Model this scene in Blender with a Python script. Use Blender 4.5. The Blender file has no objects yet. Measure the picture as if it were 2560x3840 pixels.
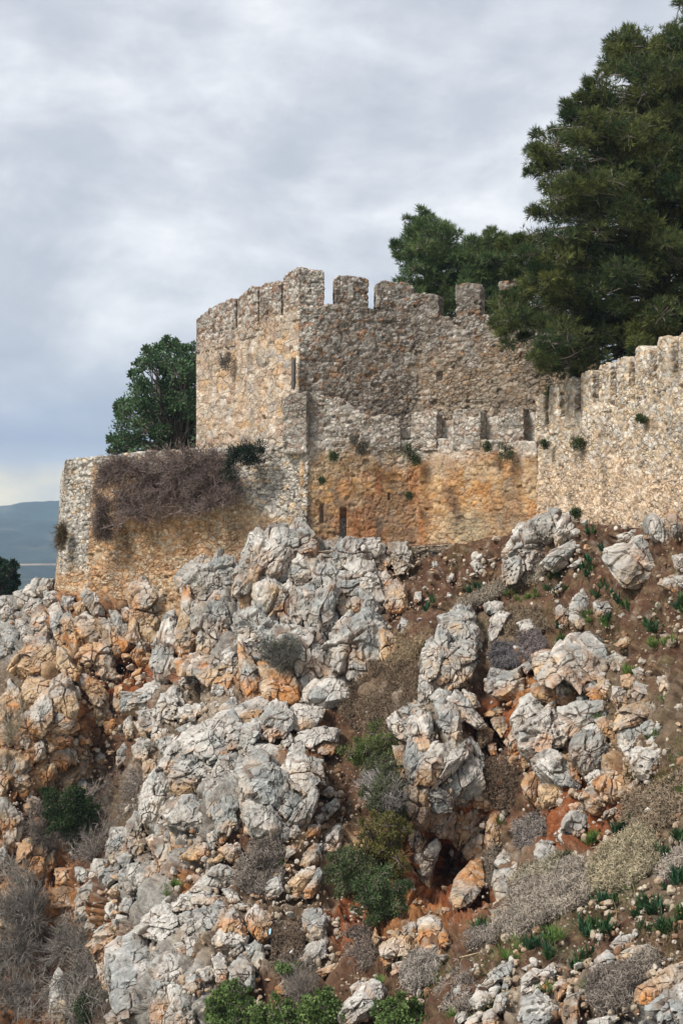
import bpy, math, random
import numpy as np
R = math.radians
sc = bpy.context.scene
# ------------------------------------------------------------------ camera
W0, H0, HOR, LENS = 2560, 3840, 1983.0, 52.0
F = H0*LENS/36.0
cam = bpy.data.cameras.new('camera'); co = bpy.data.objects.new('camera', cam)
sc.collection.objects.link(co); sc.camera = co
cam.sensor_fit = 'VERTICAL'; cam.sensor_height = 36; cam.sensor_width = 24; cam.lens = LENS
cam.shift_y = (HOR-H0/2)/H0; cam.clip_end = 20000; cam.clip_start = .1
co.rotation_euler = (R(90), 0, 0)
# ------------------------------------------------------------------ world
SUN_EL, SUN_AZ = R(48), R(-122)          # azimuth clockwise from +Y (view direction): sun is behind the camera, to its left
w = bpy.data.worlds.new('World'); sc.world = w; w.use_nodes = True
nt = w.node_tree; nt.nodes.clear()
def N(nt, t, **k):
    n = nt.nodes.new(t)
    for a, b in k.items():
        if a.startswith('i_'): n.inputs[a[2:].replace('_', ' ')].default_value = b
        else: setattr(n, a, b)
    return n
L = nt.links.new
out = N(nt, 'ShaderNodeOutputWorld'); mixs = N(nt, 'ShaderNodeMixShader')
sky = N(nt, 'ShaderNodeTexSky', sky_type='NISHITA', sun_disc=False, sun_elevation=SUN_EL, sun_rotation=SUN_AZ, dust_density=2.0)
b1 = N(nt, 'ShaderNodeBackground'); b1.inputs[1].default_value = .08; L(sky.outputs[0], b1.inputs[0])
b2 = N(nt, 'ShaderNodeBackground'); b2.inputs[1].default_value = 1.12
tc = N(nt, 'ShaderNodeTexCoord'); sep = N(nt, 'ShaderNodeSeparateXYZ'); L(tc.outputs['Generated'], sep.inputs[0])
def ramp(nt, stops, interp='LINEAR'):
    r = nt.nodes.new('ShaderNodeValToRGB'); r.color_ramp.interpolation = interp
    e = r.color_ramp.elements
    while len(e) < len(stops): e.new(.5)
    for k, (p, c) in enumerate(stops): e[k].position = p; e[k].color = (*c, 1)
    return r
def s2l(c): return tuple((x/255/12.92 if x/255 <= .04045 else ((x/255+.055)/1.055)**2.4) for x in c)
mr = N(nt, 'ShaderNodeMapRange'); mr.inputs[1].default_value = -.01; mr.inputs[2].default_value = .40; L(sep.outputs[2], mr.inputs[0])
base = ramp(nt, [(0, s2l((214, 206, 178))), (.07, s2l((255, 240, 196))), (.105, s2l((246, 232, 192))), (.135, s2l((176, 186, 198))), (.17, s2l((138, 154, 178))), (.25, s2l((157, 168, 184))), (.36, s2l((177, 183, 192))), (1, s2l((186, 191, 200)))])
L(mr.outputs[0], base.inputs[0])
mp = N(nt, 'ShaderNodeMapping'); L(tc.outputs['Generated'], mp.inputs[0]); mp.inputs['Scale'].default_value = (2.3, 1.9, 4.3); mp.inputs['Rotation'].default_value = (0, R(-14), 0); mp.inputs['Location'].default_value = (3.3, .4, 1.35)
n1 = N(nt, 'ShaderNodeTexNoise'); n1.inputs['Scale'].default_value = 2.6; n1.inputs['Detail'].default_value = 7; n1.inputs['Roughness'].default_value = .58; n1.inputs['Distortion'].default_value = .25; L(mp.outputs[0], n1.inputs['Vector'])
cr = ramp(nt, [(.39, (0, 0, 0)), (.65, (1, 1, 1))]); L(n1.outputs[0], cr.inputs[0])
n2 = N(nt, 'ShaderNodeTexNoise'); n2.inputs['Scale'].default_value = 8; n2.inputs['Detail'].default_value = 6; L(mp.outputs[0], n2.inputs['Vector'])
mx = N(nt, 'ShaderNodeMix', data_type='RGBA'); mx.inputs[7].default_value = (*s2l((226, 228, 230)), 1)
mu = N(nt, 'ShaderNodeMath', operation='MULTIPLY'); L(cr.outputs[0], mu.inputs[0])
mz = N(nt, 'ShaderNodeMapRange'); mz.inputs[1].default_value = .05; mz.inputs[2].default_value = .16; mz.inputs[3].default_value = .05; mz.inputs[4].default_value = .92; L(sep.outputs[2], mz.inputs[0]); L(mz.outputs[0], mu.inputs[1])
L(mu.outputs[0], mx.inputs[0]); L(base.outputs[0], mx.inputs[6])
cr2 = ramp(nt, [(.42, (0, 0, 0)), (.68, (1, 1, 1))]); L(n2.outputs[0], cr2.inputs[0])
mu2 = N(nt, 'ShaderNodeMath', operation='MULTIPLY'); L(cr2.outputs[0], mu2.inputs[0]); mu2.inputs[1].default_value = .5
mx2 = N(nt, 'ShaderNodeMix', data_type='RGBA'); L(mx.outputs[2], mx2.inputs[6]); mx2.inputs[7].default_value = (*s2l((164, 171, 182)), 1); L(mu2.outputs[0], mx2.inputs[0])
L(mx2.outputs[2], b2.inputs[0])
mixs.inputs[0].default_value = .93; L(b1.outputs[0], mixs.inputs[1]); L(b2.outputs[0], mixs.inputs[2]); L(mixs.outputs[0], out.inputs[0])
sd = bpy.data.lights.new('sun', 'SUN'); sd.energy = 3.7; sd.angle = R(14); sd.color = (1, .94, .85)
so = bpy.data.objects.new('sun', sd); sc.collection.objects.link(so)
from mathutils import Vector
dirv = Vector((math.sin(SUN_AZ)*math.cos(SUN_EL), math.cos(SUN_AZ)*math.cos(SUN_EL), math.sin(SUN_EL)))
so.rotation_euler = dirv.to_track_quat('Z', 'Y').to_euler()
sc.view_settings.view_transform = 'Standard'; sc.view_settings.look = 'None'; sc.view_settings.exposure = 0.32; sc.view_settings.gamma = 1
sc.cycles.max_bounces = 5; sc.cycles.diffuse_bounces = 3; sc.cycles.volume_bounces = 0; sc.cycles.transparent_max_bounces = 4
sc.render.engine = 'CYCLES'

# ------------------------------------------------------------------ numeric helpers
f4 = np.float32
def ray(u, v, Y):
    u = np.asarray(u, float); v = np.asarray(v, float); Y = np.asarray(Y, float)
    return np.stack(np.broadcast_arrays((u-1280)/F*Y, Y, (HOR-v)/F*Y), -1)
def proj(P): return 1280+P[..., 0]/P[..., 1]*F, HOR-P[..., 2]/P[..., 1]*F
def h3(i, j, k, s):
    h = (i.astype(np.uint32)*np.uint32(374761393) ^ j.astype(np.uint32)*np.uint32(668265263) ^ k.astype(np.uint32)*np.uint32(2147483647)) + np.uint32((s*1274126177+12345) & 0xffffffff)
    h = (h ^ (h >> np.uint32(13)))*np.uint32(1274126177); h ^= h >> np.uint32(16)
    h = h*np.uint32(2246822519); h ^= h >> np.uint32(15)
    return h
def hf(h): return (h & np.uint32(0xffff)).astype(f4)/f4(65535)
def vnoise(P, s=0):
    P = P.astype(f4); b = np.floor(P); t = P-b; b = b.astype(np.int64); t = t*t*(3-2*t)
    r = 0
    for dx in (0, 1):
        for dy in (0, 1):
            for dz in (0, 1):
                wgt = (t[..., 0] if dx else 1-t[..., 0])*(t[..., 1] if dy else 1-t[..., 1])*(t[..., 2] if dz else 1-t[..., 2])
                r = r+wgt*hf(h3(b[..., 0]+dx, b[..., 1]+dy, b[..., 2]+dz, s))
    return r
def fbm(P, o=4, s=0, g=.5):
    a = 1.; t = 0; n = 0; Q = P+s*17.13
    for k in range(o):
        t = t+a*vnoise(Q*(2.03**k), s+k); n += a; a *= g
    return t/n
def ridge(P, o=4, s=0):
    a = 1.; t = 0; n = 0
    for k in range(o):
        t = t+a*(1-abs(2*vnoise(P*(2.03**k)+k*7.7, s+k)-1)); n += a; a *= .55
    return t/n
def vor3(P, s=0, jit=.85, vec=False, jz=None):
    P = P.astype(f4); b = np.floor(P).astype(np.int64); fr = P-b
    n = len(P); f1 = np.full(n, 9, f4); f2 = np.full(n, 9, f4); idd = np.zeros(n, np.uint32); vx = np.zeros(n, f4); vy = vx.copy(); vz = vx.copy()
    o = (1-jit)/2; jz = jit if jz is None else jz
    for i in (-1, 0, 1):
        for j in (-1, 0, 1):
            for k in (-1, 0, 1):
                h = h3(b[:, 0]+i, b[:, 1]+j, b[:, 2]+k, s)
                x = i+o+jit*(h & np.uint32(1023)).astype(f4)/1023-fr[:, 0]
                y = j+o+jit*((h >> np.uint32(10)) & np.uint32(1023)).astype(f4)/1023-fr[:, 1]
                z = k+(1-jz)/2+jz*((h >> np.uint32(20)) & np.uint32(1023)).astype(f4)/1023-fr[:, 2]
                d = x*x+y*y+z*z
                c = d < f1
                f2 = np.where(c, f1, np.minimum(f2, d)); idd = np.where(c, h, idd); f1 = np.where(c, d, f1)
                vx = np.where(c, x, vx); vy = np.where(c, y, vy); vz = np.where(c, z, vz)
    if vec: return np.sqrt(f1), np.sqrt(f2), idd, ((idr(idd, 11)-.5)*vx+(idr(idd, 12)-.5)*vy+(idr(idd, 13)-.5)*vz)*2
    return np.sqrt(f1), np.sqrt(f2), idd
def idr(idd, k): return (((idd*np.uint32(2654435761+k*40503*2)) >> np.uint32(9)) & np.uint32(4095)).astype(f4)/4095
def sstep(a, b, x): t = np.clip((x-a)/(b-a), 0, 1); return t*t*(3-2*t)
def mixc(a, b, t): return a*(1-t[..., None])+np.asarray(b, f4)*t[..., None]
def inpoly(u, v, poly):
    c = np.zeros(np.shape(u), bool); n = len(poly)
    for k in range(n):
        x1, y1 = poly[k]; x2, y2 = poly[(k+1) % n]
        if y1 == y2: continue
        c ^= ((y1 > v) != (y2 > v)) & (u < (x2-x1)*(v-y1)/(y2-y1)+x1)
    return c
rng = np.random.default_rng(7)
def karst(Q):      # relief shared by all the bedrock: leaning flutes, ribs and solution hollows
    a = .62; x, z = Q[:, 0]*math.cos(a)-Q[:, 2]*math.sin(a), Q[:, 0]*math.sin(a)+Q[:, 2]*math.cos(a)
    R1 = np.stack([x*1.9, Q[:, 1]*1.2, z*.75], -1); R1 = R1+(fbm(Q*.9, 2, 601)-.5)[:, None]*1.2
    k = (ridge(R1, 4, 600)-.66)*.24; R2 = np.stack([x*5, Q[:, 1]*3, z*2.0], -1)+(fbm(Q*2, 2, 611)-.5)[:, None]
    return k*.55+(ridge(R2, 3, 610)-.64)*.025-sstep(.62, .72, fbm(Q*2.6, 3, 620))*.10

# ------------------------------------------------------------------ objects
COL = sc.collection
def link(o, parent=None):
    COL.objects.link(o)
    if parent is not None: o.parent = parent
    return o
def tag(o, label=None, cat=None, group=None, kind=None):
    for k, v in (('label', label), ('category', cat), ('group', group), ('kind', kind)):
        if v: o[k] = v
    return o
def empty(name, loc=(0, 0, 0), **k):
    o = bpy.data.objects.new(name, None); o.location = tuple(float(x) for x in (list(loc)+[0])[:3]); o.empty_display_size = .3
    COL.objects.link(o); return tag(o, **k)
def mesh_data(name, V, faces, mat, cols=None, smooth=True):
    """faces: list of int arrays (n,3) / (n,4)"""
    me = bpy.data.meshes.new(name)
    if not isinstance(faces, (list, tuple)): faces = [faces]
    faces = [np.asarray(f, np.int32) for f in faces if len(f)]
    nl = sum(f.size for f in faces); nf = sum(len(f) for f in faces)
    me.vertices.add(len(V)); me.vertices.foreach_set('co', np.asarray(V, f4).ravel())
    me.loops.add(nl); me.loops.foreach_set('vertex_index', np.concatenate([f.ravel() for f in faces]))
    me.polygons.add(nf)
    tot = np.concatenate([np.full(len(f), f.shape[1], np.int32) for f in faces])
    st = np.concatenate([[0], np.cumsum(tot)[:-1]]).astype(np.int32)
    me.polygons.foreach_set('loop_start', st)
    try: me.polygons.foreach_set('loop_total', tot)
    except Exception: pass
    me.polygons.foreach_set('use_smooth', np.full(nf, smooth, bool))
    if cols is not None:
        a = me.attributes.new('Col', 'FLOAT_COLOR', 'POINT')
        c = np.ones((len(V), 4), f4); c[:, :3] = cols; a.data.foreach_set('color', c.ravel())
    me.materials.append(mat); me.update(); me.validate()
    return me
def mobj(name, V, faces, mat, cols=None, smooth=True, parent=None, origin=None, **k):
    V = np.asarray(V, float)
    if origin is None: origin = (0, 0, 0)
    if parent is not None and origin == (0, 0, 0) and not k.pop('local', False): V = V-np.array(parent.location)
    V = V-np.asarray(origin, float)
    o = bpy.data.objects.new(name, mesh_data(name, V, faces, mat, cols, smooth))
    if parent is None: o.location = tuple(float(x) for x in origin)
    link(o, parent); return tag(o, **k)

# ------------------------------------------------------------------ materials
def vmat(name, bump=.4, bscale=9, rough=.9, speck=.25, sscale=14, dist=.03, two=False, trans=0, stone=None, fiss=None, rnd=1.0):
    m = bpy.data.materials.new(name); m.use_nodes = True; nt = m.node_tree; nt.nodes.clear(); L = nt.links.new
    o = N(nt, 'ShaderNodeOutputMaterial'); p = N(nt, 'ShaderNodeBsdfPrincipled'); L(p.outputs[0], o.inputs[0])
    p.inputs['Roughness'].default_value = rough; p.inputs['Specular IOR Level'].default_value = .18
    a = N(nt, 'ShaderNodeAttribute', attribute_name='Col')
    g = N(nt, 'ShaderNodeNewGeometry')
    n1 = N(nt, 'ShaderNodeTexNoise'); n1.inputs['Scale'].default_value = sscale; n1.inputs['Detail'].default_value = 5; n1.inputs['Roughness'].default_value = .62
    L(g.outputs['Position'], n1.inputs['Vector'])
    mr = N(nt, 'ShaderNodeMapRange'); mr.inputs[1].default_value = .3; mr.inputs[2].default_value = .7; mr.inputs[3].default_value = 1-speck; mr.inputs[4].default_value = 1+speck
    L(n1.outputs[0], mr.inputs[0])
    vm = N(nt, 'ShaderNodeVectorMath', operation='SCALE'); L(a.outputs['Color'], vm.inputs[0]); L(mr.outputs[0], vm.inputs['Scale'])
    hsum = None
    cellp = stone or fiss
    if cellp:
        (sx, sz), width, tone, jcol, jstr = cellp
        nw = N(nt, 'ShaderNodeTexNoise'); nw.inputs['Scale'].default_value = 2.2 if stone else 1.6; nw.inputs['Detail'].default_value = 4; L(g.outputs['Position'], nw.inputs['Vector'])
        wv = N(nt, 'ShaderNodeVectorMath', operation='SCALE'); L(nw.outputs['Color'], wv.inputs[0]); wv.inputs['Scale'].default_value = .22 if stone else .9
        ad = N(nt, 'ShaderNodeVectorMath', operation='ADD'); L(g.outputs['Position'], ad.inputs[0]); L(wv.outputs[0], ad.inputs[1])
        mpn = N(nt, 'ShaderNodeMapping'); mpn.inputs['Scale'].default_value = (sx, sx, sz); L(ad.outputs[0], mpn.inputs[0])
        if fiss: mpn.inputs['Rotation'].default_value = (0, .6, 0)
        if stone:
            nk = N(nt, 'ShaderNodeTexNoise'); nk.inputs['Scale'].default_value = .9; nk.inputs['Detail'].default_value = 3; L(g.outputs['Position'], nk.inputs['Vector'])
            gt_ = N(nt, 'ShaderNodeMath', operation='GREATER_THAN'); gt_.inputs[1].default_value = .53; L(nk.outputs[0], gt_.inputs[0])
            sf = N(nt, 'ShaderNodeMapRange'); sf.inputs[3].default_value = 1.0; sf.inputs[4].default_value = .58; L(gt_.outputs[0], sf.inputs[0])
            vs_ = N(nt, 'ShaderNodeVectorMath', operation='SCALE'); L(mpn.outputs[0], vs_.inputs[0]); L(sf.outputs[0], vs_.inputs['Scale']); mpn = vs_
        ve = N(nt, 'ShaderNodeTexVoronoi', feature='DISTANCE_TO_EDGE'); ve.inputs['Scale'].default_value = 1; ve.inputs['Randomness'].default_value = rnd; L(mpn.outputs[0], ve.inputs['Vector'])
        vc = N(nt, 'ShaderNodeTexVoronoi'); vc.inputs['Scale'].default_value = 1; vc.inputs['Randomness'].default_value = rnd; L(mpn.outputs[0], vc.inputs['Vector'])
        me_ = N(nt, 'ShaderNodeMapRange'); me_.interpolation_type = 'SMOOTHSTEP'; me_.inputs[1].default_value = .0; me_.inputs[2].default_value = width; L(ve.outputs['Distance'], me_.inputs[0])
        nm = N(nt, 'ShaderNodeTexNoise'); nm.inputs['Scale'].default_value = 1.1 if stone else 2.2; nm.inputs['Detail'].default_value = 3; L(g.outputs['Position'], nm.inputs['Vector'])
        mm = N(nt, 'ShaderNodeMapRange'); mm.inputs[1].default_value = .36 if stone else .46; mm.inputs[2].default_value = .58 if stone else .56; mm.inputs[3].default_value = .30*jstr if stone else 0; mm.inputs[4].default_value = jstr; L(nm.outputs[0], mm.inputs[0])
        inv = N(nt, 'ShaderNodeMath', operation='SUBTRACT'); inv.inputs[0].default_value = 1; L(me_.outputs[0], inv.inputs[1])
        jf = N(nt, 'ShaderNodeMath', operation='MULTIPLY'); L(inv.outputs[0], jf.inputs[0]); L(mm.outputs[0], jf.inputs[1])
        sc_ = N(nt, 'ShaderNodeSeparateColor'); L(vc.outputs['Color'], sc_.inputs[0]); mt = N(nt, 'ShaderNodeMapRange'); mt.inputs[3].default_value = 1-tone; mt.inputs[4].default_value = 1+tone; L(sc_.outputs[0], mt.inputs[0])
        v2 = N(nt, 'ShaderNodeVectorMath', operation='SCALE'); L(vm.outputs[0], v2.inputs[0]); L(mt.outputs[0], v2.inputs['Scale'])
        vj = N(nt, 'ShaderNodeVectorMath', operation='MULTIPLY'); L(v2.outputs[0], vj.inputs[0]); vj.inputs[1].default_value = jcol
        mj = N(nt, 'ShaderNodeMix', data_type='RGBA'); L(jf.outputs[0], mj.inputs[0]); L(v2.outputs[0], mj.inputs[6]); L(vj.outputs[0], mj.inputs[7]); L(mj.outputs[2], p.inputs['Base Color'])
        hsum = jf
    if not (stone or fiss): L(vm.outputs[0], p.inputs['Base Color'])
    if bump:
        n2 = N(nt, 'ShaderNodeTexNoise'); n2.inputs['Scale'].default_value = bscale; n2.inputs['Detail'].default_value = 8; n2.inputs['Roughness'].default_value = .68
        L(g.outputs['Position'], n2.inputs['Vector'])
        b = N(nt, 'ShaderNodeBump'); b.inputs['Strength'].default_value = bump; b.inputs['Distance'].default_value = dist
        
        if hsum:
            hm = N(nt, 'ShaderNodeMath', operation='MULTIPLY_ADD'); L(hsum.outputs[0], hm.inputs[0]); hm.inputs[1].default_value = -.9; L(n2.outputs[0], hm.inputs[2]); L(hm.outputs[0], b.inputs['Height'])
        else: L(n2.outputs[0], b.inputs['Height'])
        L(b.outputs[0], p.inputs['Normal'])
    if trans:
        t = N(nt, 'ShaderNodeBsdfTranslucent'); L(vm.outputs[0], t.inputs[0]); ms = N(nt, 'ShaderNodeMixShader'); ms.inputs[0].default_value = trans
        L(p.outputs[0], ms.inputs[1]); L(t.outputs[0], ms.inputs[2]); L(ms.outputs[0], o.inputs[0])
    return m
M_ROCK = vmat('limestone', bump=.75, bscale=5, dist=.09, speck=.26, sscale=7, fiss=((1.25, .75), .028, .10, (.26, .21, .17), .95))  # fissure lines: the shade inside cracks is painted in as darker colour
M_STONE = vmat('loose_limestone', bump=.6, bscale=12, dist=.04, speck=.25, sscale=12)
M_WALL = vmat('rubble_masonry', bump=.8, bscale=14, dist=.055, speck=.22, sscale=16, stone=((5.6, 8.0), .17, .20, (.40, .35, .30), .70))
M_BLOCK = vmat('squared_masonry', bump=.75, bscale=14, dist=.05, speck=.22, sscale=14, stone=((3.0, 4.4), .085, .14, (.46, .38, .31), .75), rnd=.58)
M_RENDERED = vmat('stained_masonry', bump=.75, bscale=13, dist=.05, speck=.24, sscale=14, stone=((3.4, 5.0), .075, .13, (.50, .36, .27), .50), rnd=.7)
M_SOIL = vmat('terra_rossa_soil', bump=.9, bscale=9, dist=.10, speck=.4, sscale=7)
M_LEAF = vmat('foliage', bump=0, speck=.3, sscale=2.5, rough=.65, trans=.25)
M_TWIG = vmat('bare_twigs', bump=0, speck=.3, sscale=5)
M_BARK = vmat('bark', bump=.6, bscale=12, speck=.3, sscale=8)
M_LITTER = vmat('litter', bump=0, speck=.03, rough=.5)

# ------------------------------------------------------------------ terrain depth (thin plate spline through surveyed points)
CP = np.array([(-700,2350,68),(-700,3100,58),(-700,3840,50),(-700,4500,45),(100,2230,62),(100,2330,61),(30,2480,58.5),(230,2330,57),(200,2500,54.5),(60,2700,53),(0,3000,51),(0,3400,49),(0,3840,46.5),(0,4500,42),
(400,2480,54.2),(330,2700,53),(420,2950,52),(300,3200,50.3),(330,3600,47),(250,3840,45),(300,2220,56.2),(500,2230,55),(700,2250,53.6),(680,2450,52.3),
(900,2120,52.4),(1100,2050,51.4),(1300,2080,51.2),(900,2400,50.5),(1100,2600,47.5),(700,2600,50),(600,2750,49.2),(560,3000,47.5),(700,3000,44.8),(900,2780,45.3),(900,3000,42.8),(600,3300,42.8),(900,3300,39.8),(600,3600,39.2),(900,3840,34.5),(500,3840,37.5),(430,3350,45.5),(430,3700,41),
(1300,2780,43.2),(1250,3200,39.2),(1300,3600,35.5),(1400,3840,32),(1500,2100,51.2),(1700,2085,51.0),(1880,2050,49.8),(1600,2300,48),(1450,2500,46.2),(1900,2300,46.5),(2010,1940,48.8),(2200,1920,45.2),(2400,1895,41.3),(2560,1880,38.8),(2700,1870,36.5),(2300,2150,42.3),(2500,2150,38.5),(2200,2500,40.3),(2500,2500,35.5),(1900,2700,41),(2200,2900,37.3),(2500,2900,33),(1650,2850,41),(1700,3080,40.2),(1620,3250,39.8),(1500,3300,38.2),(1750,3450,34.8),(2100,3300,33.5),(2500,3300,29.7),(1700,3600,31.9),(2100,3600,29.2),(2560,3600,26.5),(1700,3840,29),(2100,3840,27),(2560,3840,24),(3300,1880,31),(3300,2600,27),(3300,3840,19.5),(3300,4500,17),(4600,1880,27),(4600,2800,24),(4600,4500,15.5),(1665,3265,41.2),(1640,3300,40.6),(1300,4500,27),(2300,4500,20)], float)
def tps_fit(P):
    n = len(P); X = P[:, :2]/1000
    d = np.linalg.norm(X[:, None]-X[None], axis=-1); K = np.where(d > 0, d*d*np.log(d+1e-12), 0)+np.eye(n)*.004
    A = np.zeros((n+3, n+3)); A[:n, :n] = K; A[:n, n:] = np.c_[np.ones(n), X]; A[n:, :n] = A[:n, n:].T
    s = np.linalg.solve(A, np.r_[P[:, 2], 0, 0, 0]); return X, s
TX, TS = tps_fit(CP)
BULGE = [(.80, 2.95, .37, .36, 1.7), (1.0, 2.32, .36, .28, .9), (1.60, 2.80, .17, .40, 1.5), (1.62, 2.45, .12, .2, .7), (2.15, 2.80, .30, .27, 1.1), (2.13, 2.52, .14, .13, .6), (.66, 3.62, .28, .22, 1.2), (.2, 2.62, .17, .3, .9), (.9, 3.45, .2, .12, .6), (1.30, 2.98, .10, .42, -1.1), (.44, 2.85, .10, .25, -.8), (1.85, 2.72, .06, .16, -.8), (1.72, 2.08, .0001, .0001, 0)]
def YT(u, v):
    u = np.asarray(u, float)/1000; v = np.asarray(v, float)/1000; sh = np.broadcast(u, v).shape
    u = np.broadcast_to(u, sh).ravel(); v = np.broadcast_to(v, sh).ravel()
    r = TS[-3]+TS[-2]*u+TS[-1]*v
    for k in range(len(TX)):
        d2 = (u-TX[k, 0])**2+(v-TX[k, 1])**2; r = r+TS[k]*.5*d2*np.log(d2+1e-12)
    for bu, bv, su, sv, dp in BULGE:      # outcrops stand proud of the slope, gullies are cut into it
        q = ((u-bu)/su)**2+((v-bv)/sv)**2; r = r-dp*np.exp(-q**1.6)
    return r.reshape(sh)
CC = dict(soil=(.095, .050, .030), dry=(.145, .105, .07), orange=(.31, .14, .052), red=(.23, .075, .028), tan=(.40, .27, .155), grey=(.28, .27, .25), dark=(.05, .035, .025), rub=(.25, .20, .15))
# colour / roughness of the ground sheet : u, v, kind, rockiness
ZP = [(50,2300,'grey',1),(100,2450,'grey',1),(0,2600,'dry',.7),(150,2500,'tan',1),(250,2350,'orange',1),(350,2450,'tan',1),(450,2450,'red',1),(400,2600,'red',1),(480,2480,'red',1),(200,2700,'orange',1),(60,2800,'orange',1),(20,3000,'orange',1),(250,2900,'tan',1),(430,2820,'soil',.4),(460,2750,'soil',.4),(100,3200,'orange',1),(230,3300,'orange',1),(60,3500,'tan',1),(250,3500,'orange',1),(100,3750,'orange',1),(330,3000,'dark',.6),(350,3300,'soil',.6),(350,3750,'dark',.6),(560,2500,'red',.8),(620,2350,'tan',1),(700,2650,'rub',.9),(800,2700,'rub',.9),(620,2850,'rub',.9),(500,3050,'dry',.6),
(800,2350,'grey',1),(1000,2200,'grey',1),(1000,2450,'orange',.9),(1200,2400,'grey',1),(1300,2200,'grey',1),(1150,2650,'orange',.8),(850,2900,'grey',1),(700,3200,'grey',1),(700,3350,'orange',.8),(900,3200,'soil',.6),(550,3350,'grey',.9),(750,3450,'rub',.8),(700,3700,'grey',1),(900,3600,'rub',.7),(1000,3750,'soil',.4),(1050,3400,'dry',.6),(1150,3500,'dry',.6),(1350,3450,'red',.8),(1200,3250,'tan',.7),(1280,2950,'soil',.4),(1250,2700,'soil',.4),(1350,2550,'dry',.4),(1100,3820,'soil',.4),
(1500,2130,'soil',.4),(1700,2150,'soil',.35),(1850,2150,'soil',.35),(1600,2300,'soil',.3),(1450,2450,'soil',.3),(1850,2400,'dry',.4),(1800,2550,'soil',.4),(2000,1980,'soil',.3),(2200,2000,'soil',.3),(2200,2150,'soil',.3),(2400,1960,'soil',.3),(2520,2020,'soil',.3),(2300,2250,'soil',.3),(2500,2300,'soil',.3),(2450,2450,'soil',.3),(2300,2600,'dry',.4),(2500,2700,'dry',.4),(1600,2700,'rub',.8),(1700,2900,'tan',.8),(1850,2800,'soil',.4),(1900,2950,'soil',.35),(1870,2720,'red',.6),(2000,2600,'orange',.7),(2150,2800,'tan',.9),(2150,3020,'red',.6),(2450,2950,'soil',.3),(2500,3150,'dry',.3),(1800,3100,'red',.8),(1720,3200,'red',.8),(1650,3350,'red',.7),(1500,3420,'orange',.9),(1600,3500,'orange',.9),(1480,3600,'soil',.4),(1700,3600,'soil',.3),(1450,3750,'soil',.4),(1600,3750,'soil',.4),(1850,3150,'dry',.4),(2000,3400,'dry',.3),(2250,3500,'soil',.3),(2450,3600,'soil',.3),(1950,3550,'soil',.3),(1900,3750,'rub',.8),(2150,3750,'rub',.8),(2450,3780,'grey',.7),(2300,3300,'dry',.3),(1800,3800,'soil',.5)]
ZXY = np.array([(a, b) for a, b, _, _ in ZP], float); ZC = np.array([CC[c] for _, _, c, _ in ZP]); ZR = np.array([r for *_, r in ZP], float)
def ground_style(u, v):
    n = len(u); c = np.zeros((n, 3)); r = np.zeros(n); ws = np.zeros(n)
    for k in range(len(ZXY)):
        d2 = ((u-ZXY[k, 0])**2+(v-ZXY[k, 1])**2)/60**2+.4
        wt = d2**-2.6; c += wt[:, None]*ZC[k]; r += wt*ZR[k]; ws += wt
    return c/ws[:, None], r/ws
def wrap(u, v, P, s=0):   # organic borders
    return u+(fbm(P*.9, 3, 50+s)-.5)*160, v+(fbm(P*.9, 3, 60+s)-.5)*160
VTOP = [(-800, 2380), (0, 2235), (190, 2200), (260, 2225), (560, 2250), (720, 2220), (900, 2100), (1130, 2010), (1500, 2050), (1900, 2010), (2010, 1940), (2200, 1962), (2400, 1980), (2560, 1985), (3400, 1950), (4600, 1920)]
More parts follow.
